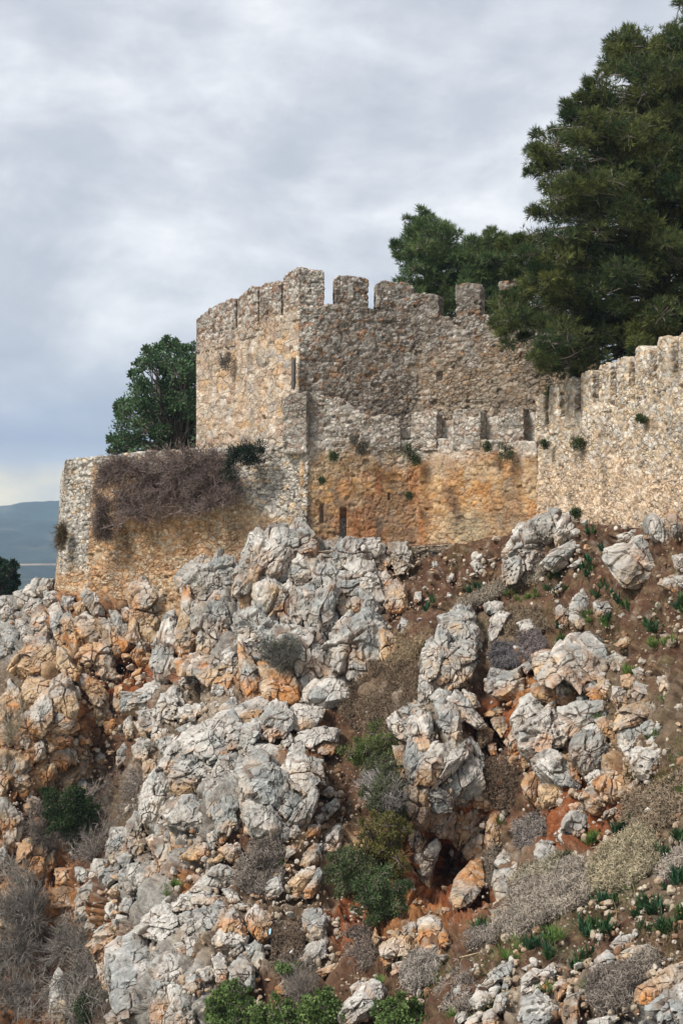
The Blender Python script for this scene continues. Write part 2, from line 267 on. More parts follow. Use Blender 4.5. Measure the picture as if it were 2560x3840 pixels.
def build_terrain():
    us = np.r_[np.linspace(-700, -20, 40), np.arange(-14, 2580, 6.), np.linspace(2590, 4600, 110)]
    vt = np.interp(us, *zip(*VTOP)); nv = 350
    t = np.r_[np.linspace(0, .835, nv), np.linspace(.85, 1, 16)]
    U = us[:, None]+0*t[None]; V = vt[:, None]+t[None]*(4400-vt[:, None])
    Y = YT(U, V)
    def slit(x0, y0, x1, y1, wd, dep):     # open fissures in the bedrock
        t = np.clip(((U-x0)*(x1-x0)+(V-y0)*(y1-y0))/((x1-x0)**2+(y1-y0)**2), 0, 1); return dep*np.exp(-(((U-x0-t*(x1-x0))**2+(V-y0-t*(y1-y0))**2)/wd**2)**2)
    Y = Y+slit(660, 2330, 658, 2570, 14, 2.2)+slit(532, 3075, 640, 3300, 11, 1.8)+slit(1670, 3230, 1650, 3340, 55, .6)+slit(480, 2500, 540, 2530, 40, 1.2)+slit(1835, 2720, 1880, 2800, 22, 1.2)
    P = ray(U, V, Y)
    # strip running back behind the crest / under the walls
    kb = 10; back = []
    for k in range(kb, 0, -1):
        q = P[:, 0].copy(); q[:, 1] += k*1.6; q[:, 2] -= .25*k+.05*k*k; back.append(q)
    Pb = np.stack(back, 1); P = np.concatenate([Pb, P], 1)
    nu, nn = P.shape[:2]; P = P.reshape(-1, 3)
    uu, vv = proj(P); vv = np.maximum(vv, np.interp(uu, *zip(*VTOP)))
    wu, wv = wrap(uu, vv, P)
    c, r = ground_style(wu, wv)
    G = P.reshape(nu, nn, 3); du = np.gradient(G, axis=0); dv = np.gradient(G, axis=1); nrm = np.cross(du, dv); nrm /= np.linalg.norm(nrm, axis=-1, keepdims=True)
    nrm = nrm.reshape(-1, 3); nrm *= np.sign(-(nrm[:, 1:2]-nrm[:, 2:3]*.8)+1e-9)
    Q = P*np.array([1.1, .8, .75]); Q = Q+(fbm(P*.8, 2, 3)-.5)[:, None]*1.2
    f1, f2, i1, p1 = vor3(Q*1.05, 5, .9, True); g1 = np.exp(-((f2-f1)/.09)**2)
    f1b, f2b, i2, p2 = vor3(Q*2.9, 6, .9, True); g2 = np.exp(-((f2b-f1b)/.11)**2)
    d = r*((idr(i1, 1)-.45)*.35+.55*p1-g1*.25+.2*p2+(idr(i2, 2)-.5)*.10-g2*.08)+r*karst(P)*1.2+(fbm(P*.6, 4, 9)-.5)*.7+(fbm(P*3, 4, 11)-.5)*.24+(fbm(P*11, 2, 12)-.5)*.10
    fade = np.tile(np.clip((np.arange(nn)-kb-1)/5, 0, 1), nu); d = d*(.15+.85*fade)
    P2 = P+nrm*d[:, None]
    var = fbm(P*2.2, 4, 21); c = c*(.62+.8*var[:, None])
    c = mixc(c, (.44, .40, .34), sstep(.60, .78, fbm(P*5, 3, 31))*.45*(.4+r))
    c = mixc(c, (.07, .035, .02), np.clip(g1+.5*g2, 0, 1)*.5*r)
    soilm = sstep(.55, .2, r)
    c = c*(1+soilm*(fbm(P*np.array([7, 7, 7.]), 4, 39)-.5)*.9)[:, None]
    c = mixc(c, (.23, .17, .10), sstep(.52, .68, fbm(P*np.array([4, 4, 9.]), 3, 33))*.55*soilm)
    c = mixc(c, (.07, .09, .03), sstep(.6, .75, fbm(P*1.7, 3, 35))*.35*soilm)
    idx = np.arange(nu*nn).reshape(nu, nn)
    Fq = np.stack([idx[:-1, :-1], idx[:-1, 1:], idx[1:, 1:], idx[1:, :-1]], -1).reshape(-1, 4)
    return mobj('hillside_ground', P2, Fq, M_SOIL, c, kind='structure')
build_terrain()

# ------------------------------------------------------------------ walls
def lattice(na, nb, nc):
    A, B, C = np.meshgrid(np.arange(na+1), np.arange(nb+1), np.arange(nc+1), indexing='ij')
    m = (A == 0) | (A == na) | (B == 0) | (B == nb) | (C == 0) | (C == nc)
    idx = -np.ones(m.shape, np.int64); idx[m] = np.arange(m.sum())
    pts = np.stack([A[m]/na, B[m]/nb, C[m]/nc], -1)
    fs = []
    def q(g, flip):
        f = np.stack([g[:-1, :-1], g[1:, :-1], g[1:, 1:], g[:-1, 1:]], -1).reshape(-1, 4)
        fs.append(f[:, ::-1] if flip else f)
    q(idx[:, 0, :], False); q(idx[:, -1, :], True); q(idx[0], True); q(idx[-1], False); q(idx[:, :, 0], True); q(idx[:, :, -1], False)
    return pts, np.concatenate(fs)
def vnormals(P, Fq):
    a, b, c, d = (P[Fq[:, k]] for k in range(4)); n = np.cross(c-a, d-b); o = np.zeros_like(P)
    for k in range(4):
        for j in range(3): o[:, j] += np.bincount(Fq[:, k], n[:, j], len(P))
    return o/(np.linalg.norm(o, axis=1, keepdims=True)+1e-9)
def stone_finish(P, Fq, style, seed=0, amp=1.0, cell=(.30, .30, .22), carve=None, course=.8):
    nrm = vnormals(P, Fq)
    c = P.mean(0)
    vis = (nrm*P).sum(1) < .25*np.linalg.norm(P, axis=1)
    n = len(P); disp = np.zeros(n); col = np.zeros((n, 3)); col[:] = (.3, .26, .21)
    Q = P[vis]; Nn = nrm[vis]
    Wp = Q+np.stack([fbm(Q*2, 2, 70+k)-.5 for k in range(3)], -1)*(.16 if course > .6 else .10)
    f1, f2, idd, pl1 = vor3(Wp/np.array(cell), seed, .9, True, course)
    e = sstep(.02, .13, f2-f1)
    f1b, f2b, idb, pl2 = vor3(Wp/np.array(cell)*2.1, seed+3, .95, True); eb = sstep(.02, .2, f2b-f1b)
    flush = sstep(.35, .6, fbm(Q*1.3, 3, seed+20))
    dd = (e-.7)*.036*(1-.6*flush)+pl1*.026+(idr(idd, 3)-.5)*.03+(eb-.5)*.014+pl2*.02+(fbm(Q*9, 3, seed+8)-.5)*.045+(fbm(Q*.9, 3, seed+9)-.5)*.12-sstep(.93, .97, idr(idd, 9))*.07
    if carve:
        uq, vq = proj(Q)
        for (cu0, cu1, cv0, cv1, dep) in carve:
            m = sstep(cu0-2, cu0+1, uq)*sstep(cu1+2, cu1-1, uq)*sstep(cv0-2, cv0+1, vq)*sstep(cv1+2, cv1-1, vq); dd = dd*(1-m)-dep*m/amp
    disp[vis] = dd*amp
    uu, vv = proj(Q)
    col[vis] = style(Q, uu, vv, idd, idb, e, eb)
    return P+nrm*disp[:, None], col
def pal(i, *cs):
    cs = np.array(cs); return cs[np.minimum((i*len(cs)).astype(int), len(cs)-1)]
WH = (.55, .515, .465); GR = (.36, .34, .31); CR = (.53, .42, .30); PK = (.42, .27, .19); OC = (.50, .30, .12); DK = (.17, .15, .13); BR = (.27, .17, .11); MORT = (.33, .27, .2)
def st_common(Q, c, idd, idb, e, eb, mort, dark=.0, k=.8):
    c = c*(.82+.36*idr(idb, 7))[:, None]*(.66+.68*fbm(Q*3.5, 4, 44, .65))[:, None]
    c = mixc(c, mort, (1-e)*k)
    bl = sstep(.58, .72, fbm(Q*np.array([.9, .9, .5]), 4, 91)); return mixc(c, (.13, .115, .10), bl*.45)
def st_tower_left(Q, u, v, idd, idb, e, eb):
    top = np.interp(u, [735, 830, 1120], [1290, 1270, 1130]); t = sstep(60, -60, v-top+(fbm(Q, 3, 5)-.5)*160)
    c = pal(idr(idd, 1), (.54, .48, .41), (.52, .41, .30), (.48, .43, .37), WH, (.38, .36, .34), (.45, .37, .30), (.42, .32, .25), (.5, .43, .35), (.50, .36, .23), (.52, .44, .36)); c = c*np.array([.93, .88, .83])
    ct = pal(idr(idd, 1), WH, (.45, .40, .35), (.40, .31, .25), GR, BR, (.36, .3, .26), WH)*.9
    c = c*(1-t[:, None])+ct*t[:, None]
    lo = sstep(.5, .66, fbm(Q*.7, 3, 15)); c = mixc(c, (.52, .37, .25), lo*.25*(1-t))
    m = np.where(t[:, None] > .5, np.array([.13, .085, .065]), np.array([.38, .31, .24])) 
    return st_common(Q, c, idd, idb, e, eb, MORT, k=0)*(1-((1-e)*.8)[:, None])+m*((1-e)*.8)[:, None]
def st_tower_front(Q, u, v, idd, idb, e, eb):
    cor = sstep(1290, 1190, u+(v-1150)*.35+(fbm(Q, 3, 5)-.5)*150)*sstep(1340, 1290, v)
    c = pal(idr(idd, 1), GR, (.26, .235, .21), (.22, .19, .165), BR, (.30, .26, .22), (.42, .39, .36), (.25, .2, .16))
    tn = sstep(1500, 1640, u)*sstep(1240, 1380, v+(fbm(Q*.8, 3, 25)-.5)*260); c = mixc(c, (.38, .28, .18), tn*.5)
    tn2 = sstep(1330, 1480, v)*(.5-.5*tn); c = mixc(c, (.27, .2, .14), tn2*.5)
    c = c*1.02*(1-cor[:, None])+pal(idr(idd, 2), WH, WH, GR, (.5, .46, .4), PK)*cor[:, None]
    return st_common(Q, c, idd, idb, e, eb, (.15, .125, .10), k=.75)
def st_curtain(Q, u, v, idd, idb, e, eb):
    wob = (fbm(Q*1.1, 3, 35)-.5)*190
    t = sstep(70, -50, v-1700+wob)
    up = pal(idr(idd, 1), WH, WH, GR, (.46, .41, .35), (.40, .31, .25), (.5, .46, .4))*.9; 
    lowc = pal(idr(idd, 2), (.47, .285, .13), (.42, .265, .135), (.50, .34, .19), (.40, .23, .10), (.46, .32, .2), (.40, .29, .19), (.36, .24, .15)); bl_ = fbm(Q*1.6, 4, 37); lowc = mixc(lowc, (.42, .20, .075), sstep(.52, .68, bl_)*.6); lowc = mixc(lowc, (.47, .37, .25), sstep(.48, .34, bl_)*.6)
    c = up*t[:, None]+lowc*(1-t[:, None])
    var = .35+1.1*idr(idd, 6)
    red = var*np.exp(-((u-1390)/70)**2)*sstep(1740, 1800, v)+np.exp(-((u-1560)/45)**2)*sstep(1700, 1780, v)*.7+np.exp(-((u-1310)/50)**2)*sstep(1880, 1930, v)
    red = red*(.3+1.4*sstep(.35, .65, fbm(Q*np.array([4, 4, .9]), 4, 36)))
    c = mixc(c, (.33, .12, .045), np.clip(red*.62, 0, .75))
    dk = np.exp(-((u-1690-(v-1850)*.25)/24)**2)*sstep(1800, 1850, v)*sstep(2040, 1950, v)+np.exp(-((u-1420)/14)**2)*sstep(1930, 1960, v)+.8*np.exp(-((u-1208)/10)**2)*sstep(1880, 1910, v)
    c = mixc(c, (.09, .06, .045), np.clip(dk*(2*fbm(Q*np.array([5, 5, 1.5]), 4, 38)), 0, .85))
    gy = np.exp(-((u-1760)/70)**2)*sstep(1880, 1960, v); c = mixc(c, (.33, .29, .2), gy*.7)
    mo = np.where(t[:, None] > .5, np.array([.25, .2, .16]), np.array([.33, .19, .09])); k = ((1-e)*(.45+.3*t))[:, None]
    return st_common(Q, c, idd, idb, e, eb, MORT, k=0)*(1-k)+mo*k
def st_bastion(Q, u, v, idd, idb, e, eb):
    lim = np.interp(u, [225, 330, 345, 500, 900, 1000, 1130], [2130, 2130, 1760, 1780, 1850, 1930, 1960])+(fbm(Q*1.1, 3, 45)-.5)*110
    t = sstep(25, -25, v-lim)
    up = pal(idr(idd, 1), WH, WH, (.50, .47, .42), GR, (.56, .52, .46), CR)
    lowc = pal(idr(idd, 2), (.50, .32, .18), (.47, .31, .19), CR, (.50, .36, .23), (.43, .26, .14), (.52, .41, .29))
    rt = sstep(760, 1000, u)*sstep(2200, 2000, v); lowc = mixc(lowc, (.46, .37, .27), rt*.5)
    c = up*t[:, None]+lowc*(1-t[:, None])
    mo = np.where(t[:, None] > .5, np.array([.10, .08, .065]), np.array([.25, .14, .07])); k = ((1-e)*(.6+.25*t))[:, None]
    return st_common(Q, c, idd, idb, e, eb, MORT, k=0)*(1-k)+mo*k
def st_right(Q, u, v, idd, idb, e, eb):
    c = pal(idr(idd, 1), WH, CR, (.56, .46, .33), (.50, .38, .26), WH, (.6, .55, .47), (.36, .30, .24), (.52, .43, .33))
    lo = sstep(1600, 1850, v+(fbm(Q*.9, 3, 55)-.5)*250); c = mixc(c, (.60, .42, .27), lo*.5)
    return st_common(Q, c*1.06, idd, idb, e, eb, (.42, .33, .25), k=.75)
def wall(name, path, thick, zb, zt, style, step=.045, parent=None, seed=0, amp=1., cell=(.26, .26, .18), carve=None, course=.8, nb=6, taper=0., side=1, rag=0., mat=None, **k):
    """path: plan points (x,y) of the front face; zb/zt: lists of (s 0..1, z)"""
    path = np.array(path, float); seg = np.linalg.norm(np.diff(path, axis=0), axis=1); S = np.r_[0, np.cumsum(seg)]; Ln = S[-1]
    zbf = (lambda a: np.interp(a, *zip(*zb))) if isinstance(zb, list) else (lambda a: a*0+zb)
    ztf = (lambda a: np.interp(a, *zip(*zt))) if isinstance(zt, list) else (lambda a: a*0+zt)
    hh = max(ztf(np.linspace(0, 1, 9))-zbf(np.linspace(0, 1, 9)))
    na, nc = max(3, int(Ln/step)), max(3, int(hh/step))
    p, Fq = lattice(na, nb, nc)
    s = p[:, 0]*Ln; x = np.interp(s, S, path[:, 0]); y = np.interp(s, S, path[:, 1])
    e = .15; x1 = np.interp(s+e, S, path[:, 0]); x0 = np.interp(s-e, S, path[:, 0]); y1 = np.interp(s+e, S, path[:, 1]); y0 = np.interp(s-e, S, path[:, 1])
    tx, ty = x1-x0, y1-y0; l = np.hypot(tx, ty)+1e-9; nx, ny = -ty/l*side, tx/l*side      # to the left of the path = back
    b = p[:, 1]*thick
    zz0, zz1 = zbf(p[:, 0]), ztf(p[:, 0])
    if rag: zz1 = zz1+(fbm(np.stack([s*1.3, s*0, s*0+seed], -1), 4, seed)-.5)*rag
    z = zz0+(zz1-zz0)*p[:, 2]
    P = np.stack([x+nx*(b+taper*p[:, 2]), y+ny*(b+taper*p[:, 2]), z], -1)
    if side < 0: Fq = Fq[:, ::-1]
    V, c = stone_finish(P, Fq, style, seed, amp, cell, carve, course)
    return mobj(name, V, Fq, mat or M_WALL, c, parent=parent, **k)
def XY(u, Y): return ((u-1280)/F*Y, Y)
def Z(v, Y): return (HOR-v)/F*Y
def seg_pts(p0, p1, a, b):
    p0, p1 = np.array(p0), np.array(p1); return [tuple(p0+(p1-p0)*a), tuple(p0+(p1-p0)*(a+b)/2), tuple(p0+(p1-p0)*b)]
def round_top(z, r, n=7):   # arched / worn merlon top profile
    return [(i/(n-1), z-r*(abs(2*i/(n-1)-1)**2.4)) for i in range(n)]

# --- upper tower
tw = empty('stone_tower', XY(1120, 54), label='ruined square stone tower with rough battlements rising above the curtain wall', cat='tower')
TL, TC_, TR1, TR2 = XY(736, 60), XY(1120, 54), XY(1572, 54.5), XY(2235, 52.6)
wall('wall', [TL, TC_], 1.1, 1.5, [(0, Z(1262, 60)), (.27, Z(1250, 58.5)), (.55, Z(1215, 56.8)), (.8, Z(1190, 55)), (1, Z(1165, 54))], st_tower_left, parent=tw, seed=1, mat=M_BLOCK, rag=.15, cell=(.40, .40, .26), course=.45, carve=[(1093, 1110, 1345, 1462, .35), (848, 862, 1325, 1360, .3), (985, 996, 1560, 1572, .3)])
wall('wall', [TC_, TR1, TR2], 1.0, 1.2, [(0, Z(1150, 54)), (.13, Z(1145, 54.3)), (.30, Z(1165, 54.8)), (.5, Z(1195, 54.5)), (.75, Z(1195, 55)), (1, Z(1250, 52.6))], st_tower_front, parent=tw, seed=2, rag=.22, cell=(.21, .21, .145), amp=1.0, carve=[(1640, 1656, 1395, 1425, .2), (1750, 1758, 1500, 1512, .2)])
# parapet blocks: left face, rising towards the corner
def on(p0, p1, u):      # fraction along a plan segment whose image column is u
    a = np.linspace(-.3, 1.3, 3000); x = p0[0]+(p1[0]-p0[0])*a; y = p0[1]+(p1[1]-p0[1])*a
    uu = 1280+x/y*F; return a[np.argmin(abs(uu-u))]
def merlon(p0, p1, u0, u1, vt0, vt1, zb, style, parent, seed, th=.75, r=.14, pk=.0, out=-.004, prof=None, **k):
    a, b = on(p0, p1, u0), on(p0, p1, u1)
    P0, P1 = np.array(p0), np.array(p1); y0 = (P0+(P1-P0)*a)[1]; y1 = (P0+(P1-P0)*b)[1]
    z0, z1 = Z(vt0, y0), Z(vt1, y1)
    zt = [(f, z0+(z1-z0)*f-.7*r*abs(2*f-1)**6+pk*(1-abs(2*f-1))) for f in np.linspace(0, 1, 9)]
    if prof: zt = [(f, z0+(z1-z0)*f+dz) for f, dz in prof]
    d = (P1-P0)/np.linalg.norm(P1-P0); n = np.array([-d[1], d[0]])
    pts = [tuple(np.array(q)+n*out) for q in seg_pts(p0, p1, a, b)]
    o = wall('merlon', pts, th, zb, zt, style, step=.042, parent=parent, seed=seed, nb=12, rag=.22, cell=(.21, .21, .145), **k)
    return o
zL = Z(1300, 58)
merlon(TL, TC_, 737, 880, 1190, 1112, zL, st_tower_left, tw, 11, r=.12, pk=.10)
merlon(TL, TC_, 891, 966, 1112, 1070, zL+.2, st_tower_left, tw, 12, r=.22, pk=.05)
merlon(TL, TC_, 973, 1053, 1078, 1042, zL+.4, st_tower_left, tw, 13, r=.18, pk=.05)
merlon(TL, TC_, 1062, 1122, 1040, 1000, zL+.5, st_tower_left, tw, 14, r=.10, th=1.0)
merlon(TC_, TR1, 1118, 1216, 1000, 1012, zL+.6, st_tower_front, tw, 15, r=.10, th=.95)
merlon(TC_, TR1, 1256, 1380, 1034, 1038, zL+.5, st_tower_front, tw, 16, r=.16)
merlon(TC_, TR1, 1412, 1550, 1052, 1062, zL+.5, st_tower_front, tw, 17, r=.22)
merlon(TC_, TR1, 1545, 1573, 1098, 1102, zL+.4, st_tower_front, tw, 18, r=.05)
merlon(TR1, TR2, 1566, 1644, 1102, 1106, zL+.4, st_tower_front, tw, 19, r=.08)
merlon(TR1, TR2, 1708, 1800, 1066, 1064, zL+.4, st_tower_front, tw, 20, r=.06)
merlon(TR1, TR2, 1870, 1968, 1047, 1050, zL+.4, st_tower_front, tw, 21, r=.08)
merlon(TR1, TR2, 2035, 2110, 1045, 1050, zL+.4, st_tower_front, tw, 22, r=.08)
# closing walls behind so the tower is a body, not a screen
wall('wall', [(TL[0]+.2, TL[1]+.5), (TL[0]+6, TL[1]+9)], .9, 1.5, Z(1262, 60), st_tower_left, step=.12, parent=tw, seed=5, side=-1)
# broken drain pipe / post in the corner slot
def tube(pts, rad, n=8):
    pts = np.array(pts, float); rad = np.broadcast_to(rad, len(pts)); t = np.gradient(pts, axis=0); t /= np.linalg.norm(t, axis=1, keepdims=True)+1e-9
    a = np.cross(t, [.31, .2, .93]); a /= np.linalg.norm(a, axis=1, keepdims=True)+1e-9; b = np.cross(t, a)
    an = np.arange(n)/n*2*math.pi
    V = pts[:, None]+rad[:, None, None]*(a[:, None]*np.cos(an)[None, :, None]+b[:, None]*np.sin(an)[None, :, None])
    m = len(pts); idx = np.arange(m*n).reshape(m, n)
    Fq = np.stack([idx[:-1], np.roll(idx[:-1], -1, 1), np.roll(idx[1:], -1, 1), idx[1:]], -1).reshape(-1, 4)
    return V.reshape(-1, 3), Fq
def rot_post():
    pts = [ray(1100, v, 53.75) for v in (1350, 1380, 1410, 1435, 1458)]
    V, Fq = tube(pts, [.07, .085, .08, .085, .07], 8); V = V+(fbm(V*9, 2, 3)-.5)[:, None]*.05
    return mobj('post', V, Fq, M_BARK, np.tile((.11, .10, .095), (len(V), 1)), parent=tw)
rot_post()

# --- lower curtain wall with its own (older) battlements
CL, CM, CR_ = XY(1062, 52.6), XY(1135, 52.25), XY(2012, 49.6)
cw = empty('curtain_wall', XY(1500, 51), label='orange stained curtain wall with low broken merlons below the tower', cat='wall')
wall('wall', [XY(1128, 52.35), XY(1560, 52.3), CR_], .8, -3.2, [(0, Z(1640, 52.3)), (.2, Z(1640, 52.3)), (.5, Z(1650, 52.3)), (1, Z(1655, 49.8))], st_curtain, parent=cw, seed=31, mat=M_RENDERED, rag=.2, cell=(.25, .25, .17), amp=.85, step=.036, carve=[(1275, 1297, 1905, 2060, .45), (1201, 1213, 1890, 1962, .14), (1455, 1462, 1850, 1875, .2), (1590, 1600, 1905, 1915, .2), (1700, 1712, 1870, 1930, .05)])
cseg = (XY(1062, 52.5), XY(1560, 52.2)); cseg2 = (XY(1560, 52.2), CR_)
zc = Z(1690, 52)
wall('end_pier', [XY(1060, 52.35), XY(1150, 52.1)], .9, Z(1700, 52), [(0, Z(1500, 52)), (.3, Z(1475, 52)), (1, Z(1468, 52))], st_curtain, parent=cw, seed=32, rag=.15, cell=(.22, .22, .15))
merlon(*cseg, 1150, 1350, 1470, 1490, zc, st_curtain, cw, 33, prof=[(0, 0), (.2, .02), (.35, -.1), (.6, -.05), (.8, -.25), (.9, -.5), (1, -.55)])
merlon(*cseg, 1350, 1500, 1560, 1562, zc, st_curtain, cw, 34, prof=[(0, .1), (.3, -.05), (.6, .08), (1, -.1)])
merlon(*cseg2, 1540, 1636, 1548, 1540, zc, st_curtain, cw, 35, r=.12, th=.42)
merlon(*cseg2, 1698, 1800, 1535, 1530, zc, st_curtain, cw, 36, r=.12, th=.42)
merlon(*cseg2, 1866, 1962, 1540, 1522, zc, st_curtain, cw, 37, r=.14, th=.42)
wall('infill', [XY(1500, 52.75), XY(1570, 52.75), (CR_[0], CR_[1]+.45)], .3, Z(1720, 52), [(0, Z(1600, 52)), (.3, Z(1572, 52)), (.6, Z(1560, 51.5)), (1, Z(1545, 50))], st_curtain, parent=cw, seed=44, rag=.3, mat=M_RENDERED)
# arrow slit (recess lined with dark stone, lintel on top)
def box_obj(name, u0, u1, v0, v1, Yf, th, style, parent, seed, step=.05, amp=.5, **k):
    return wall(name, [XY(u0, Yf), XY(u1, Yf)], th, Z(v1, Yf), Z(v0, Yf), style, step=step, parent=parent, seed=seed, amp=amp, nb=4, **k)
def st_dark(Q, u, v, idd, idb, e, eb): return np.tile((.045, .045, .048), (len(Q), 1))*(.7+.6*idr(idb, 2))[:, None]
def st_slit(Q, u, v, idd, idb, e, eb): return np.tile((.17, .175, .18), (len(Q), 1))*(.6+.8*idr(idb, 2))[:, None]
box_obj('slit_stone', 1274, 1299, 1937, 2055, 52.58, .2, st_slit, cw, 42, amp=.3)
# --- low retaining ledge at the wall foot
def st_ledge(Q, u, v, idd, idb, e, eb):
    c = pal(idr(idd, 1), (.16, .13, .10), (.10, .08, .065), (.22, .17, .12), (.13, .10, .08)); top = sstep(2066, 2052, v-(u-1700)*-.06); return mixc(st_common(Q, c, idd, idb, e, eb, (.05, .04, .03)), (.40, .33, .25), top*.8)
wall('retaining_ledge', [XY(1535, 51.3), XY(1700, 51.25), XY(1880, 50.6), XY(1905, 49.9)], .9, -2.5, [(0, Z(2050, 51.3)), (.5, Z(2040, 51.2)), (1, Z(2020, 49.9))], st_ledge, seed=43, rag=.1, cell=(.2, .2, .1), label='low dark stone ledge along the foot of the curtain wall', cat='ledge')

# --- bastion / terrace wall on the left
bw = empty('bastion_wall', XY(700, 54), label='low terrace wall of white and orange rubble under the tower, shrub hanging over it', cat='wall')
BL, BR_ = XY(292, 57.2), XY(1130, 51.9)
wall('wall', [XY(186, 60.2), XY(205, 58.2), XY(262, 57.5), XY(700, 54.4), BR_], 1.3, -7.0, [(0, Z(1800, 59.5)), (.06, Z(1765, 58)), (.16, Z(1722, 57.2)), (.22, Z(1712, 57)), (.35, Z(1700, 56)), (.6, Z(1683, 54.4)), (.85, Z(1672, 53)), (1, Z(1668, 51.9))], st_bastion, parent=bw, seed=51, mat=M_WALL, rag=.12, cell=(.27, .27, .14), course=.6, amp=1.1, taper=.45, step=.04)
# little retaining patch between the rock columns
wall('rubble_patch', [XY(560, 54.2), XY(720, 53.2)], .8, [(0, Z(2330, 54)), (1, Z(2330, 53))], [(0, Z(2150, 54)), (1, Z(2130, 53.2))], st_bastion, parent=bw, seed=52, cell=(.25, .25, .12), amp=1.4)

# --- terrace ground carried by the bastion
def slab(name, poly, z0, z1, mat, col, **k):
    n = len(poly); V = [(x, y, z0) for x, y in poly]+[(x, y, z1) for x, y in poly]
    me = bpy.data.meshes.new(name); me.from_pydata(V, [], [list(range(n, 2*n)), list(range(n))[::-1]]+[[i, (i+1) % n, n+(i+1) % n, n+i] for i in range(n)])
    a = me.attributes.new('Col', 'FLOAT_COLOR', 'POINT'); a.data.foreach_set('color', np.tile((*col, 1), 2*n).astype(f4).ravel())
    me.materials.append(mat); o = bpy.data.objects.new(name, me); COL.objects.link(o); return tag(o, **k)
slab('terrace_ground', [(BL[0]+.6, BL[1]+1.0), (BR_[0]-.3, BR_[1]+1.2), (TR2[0], TR2[1]+.8), (TR2[0]+3, 80), (-13, 82)], -8, 2.62, M_SOIL, CC['dry'], kind='structure')

# --- right hand wall with its row of merlons, running towards the viewer
rw = empty('battlement_wall', XY(2300, 44), label='pale rubble wall with a row of worn merlons rising towards the right edge', cat='wall')
RP = [XY(2008, 49.7), XY(2190, 46.2), XY(2380, 42.6), XY(2560, 39.6), XY(2760, 36.6), XY(3150, 32.6), XY(3500, 30)]
def rz(v0, v1): return
RPn = np.array(RP); RS = np.r_[0, np.cumsum(np.linalg.norm(np.diff(RPn, axis=0), axis=1))]; RL = RS[-1]
def rpos(a): s = a*RL; return np.array([np.interp(s, RS, RPn[:, 0]), np.interp(s, RS, RPn[:, 1])])
def ra(u):
    aa = np.linspace(0, 1, 4000); p = np.array([rpos(a) for a in aa[::8]]); uu = 1280+p[:, 0]/p[:, 1]*F; return np.interp(u, uu, aa[::8])
bot = [(2008, 1618), (2100, 1570), (2200, 1526), (2300, 1482), (2400, 1441), (2500, 1410), (2560, 1390), (2760, 1325), (3150, 1205), (3500, 1110)]
zt = [(float(ra(u)), Z(v, rpos(ra(u))[1])) for u, v in bot]
wall('wall', RP, .85, -4, zt, st_right, parent=rw, seed=61, rag=.12, cell=(.19, .19, .135), amp=1.0, step=.038)
mu_ = [(2009, 2038, 1492, 1482), (2060, 2097, 1452, 1442), (2118, 2156, 1428, 1415), (2180, 2223, 1402, 1387), (2246, 2288, 1372, 1362), (2312, 2358, 1345, 1335), (2384, 2434, 1305, 1300), (2466, 2518, 1280, 1264), (2545, 2610, 1250, 1235), (2650, 2720, 1215, 1200), (2760, 2840, 1165, 1150), (2880, 2970, 1120, 1100), (3010, 3110, 1070, 1050), (3160, 3270, 1015, 990), (3310, 3430, 960, 935)]
for k, (u0, u1, v0, v1) in enumerate(mu_):
    a, b = float(ra(u0)), float(ra(u1)); p0, p1 = rpos(a), rpos(b)
    n = np.array([-(p1-p0)[1], (p1-p0)[0]]); n /= np.linalg.norm(n)
    z0 = Z(v0, p0[1]); z1 = Z(v1, p1[1]); zb = np.interp(a, *zip(*zt))-.35
    top = [(f, z0+(z1-z0)*f-.12*abs(2*f-1)**5+.03) for f in np.linspace(0, 1, 9)]
    wall('merlon', [p0-n*.03, (p0+p1)/2-n*.03, p1-n*.03], .62, zb, top, st_right, step=.042, parent=rw, seed=70+k, nb=12, rag=.16, cell=(.18, .18, .13), amp=.9)
# bank behind the right wall that carries the pine
def bank():
    us = np.linspace(0, 1, 60); vs = np.linspace(0, 1, 50); A, B = np.meshgrid(us, vs, indexing='ij')
    pa = np.array([rpos(a) for a in us]); X = pa[:, 0][:, None]+.8+B*6; Yy = pa[:, 1][:, None]+.4+B*20
    zt0 = np.interp(us, *zip(*zt))[:, None]-.35; Zz = zt0+B**.7*4.9+.0*A
    P = np.stack([X, Yy, Zz], -1).reshape(-1, 3); P[:, 2] += (fbm(P*.6, 4, 5)-.5)*1.4
    idx = np.arange(3000).reshape(60, 50); Fq = np.stack([idx[:-1, :-1], idx[1:, :-1], idx[1:, 1:], idx[:-1, 1:]], -1).reshape(-1, 4)
    c = np.array(CC['soil'])*1.3*(.5+fbm(P*2, 3, 7))[:, None]
    mobj('bank_ground', P, Fq, M_SOIL, c, kind='structure')
bank()

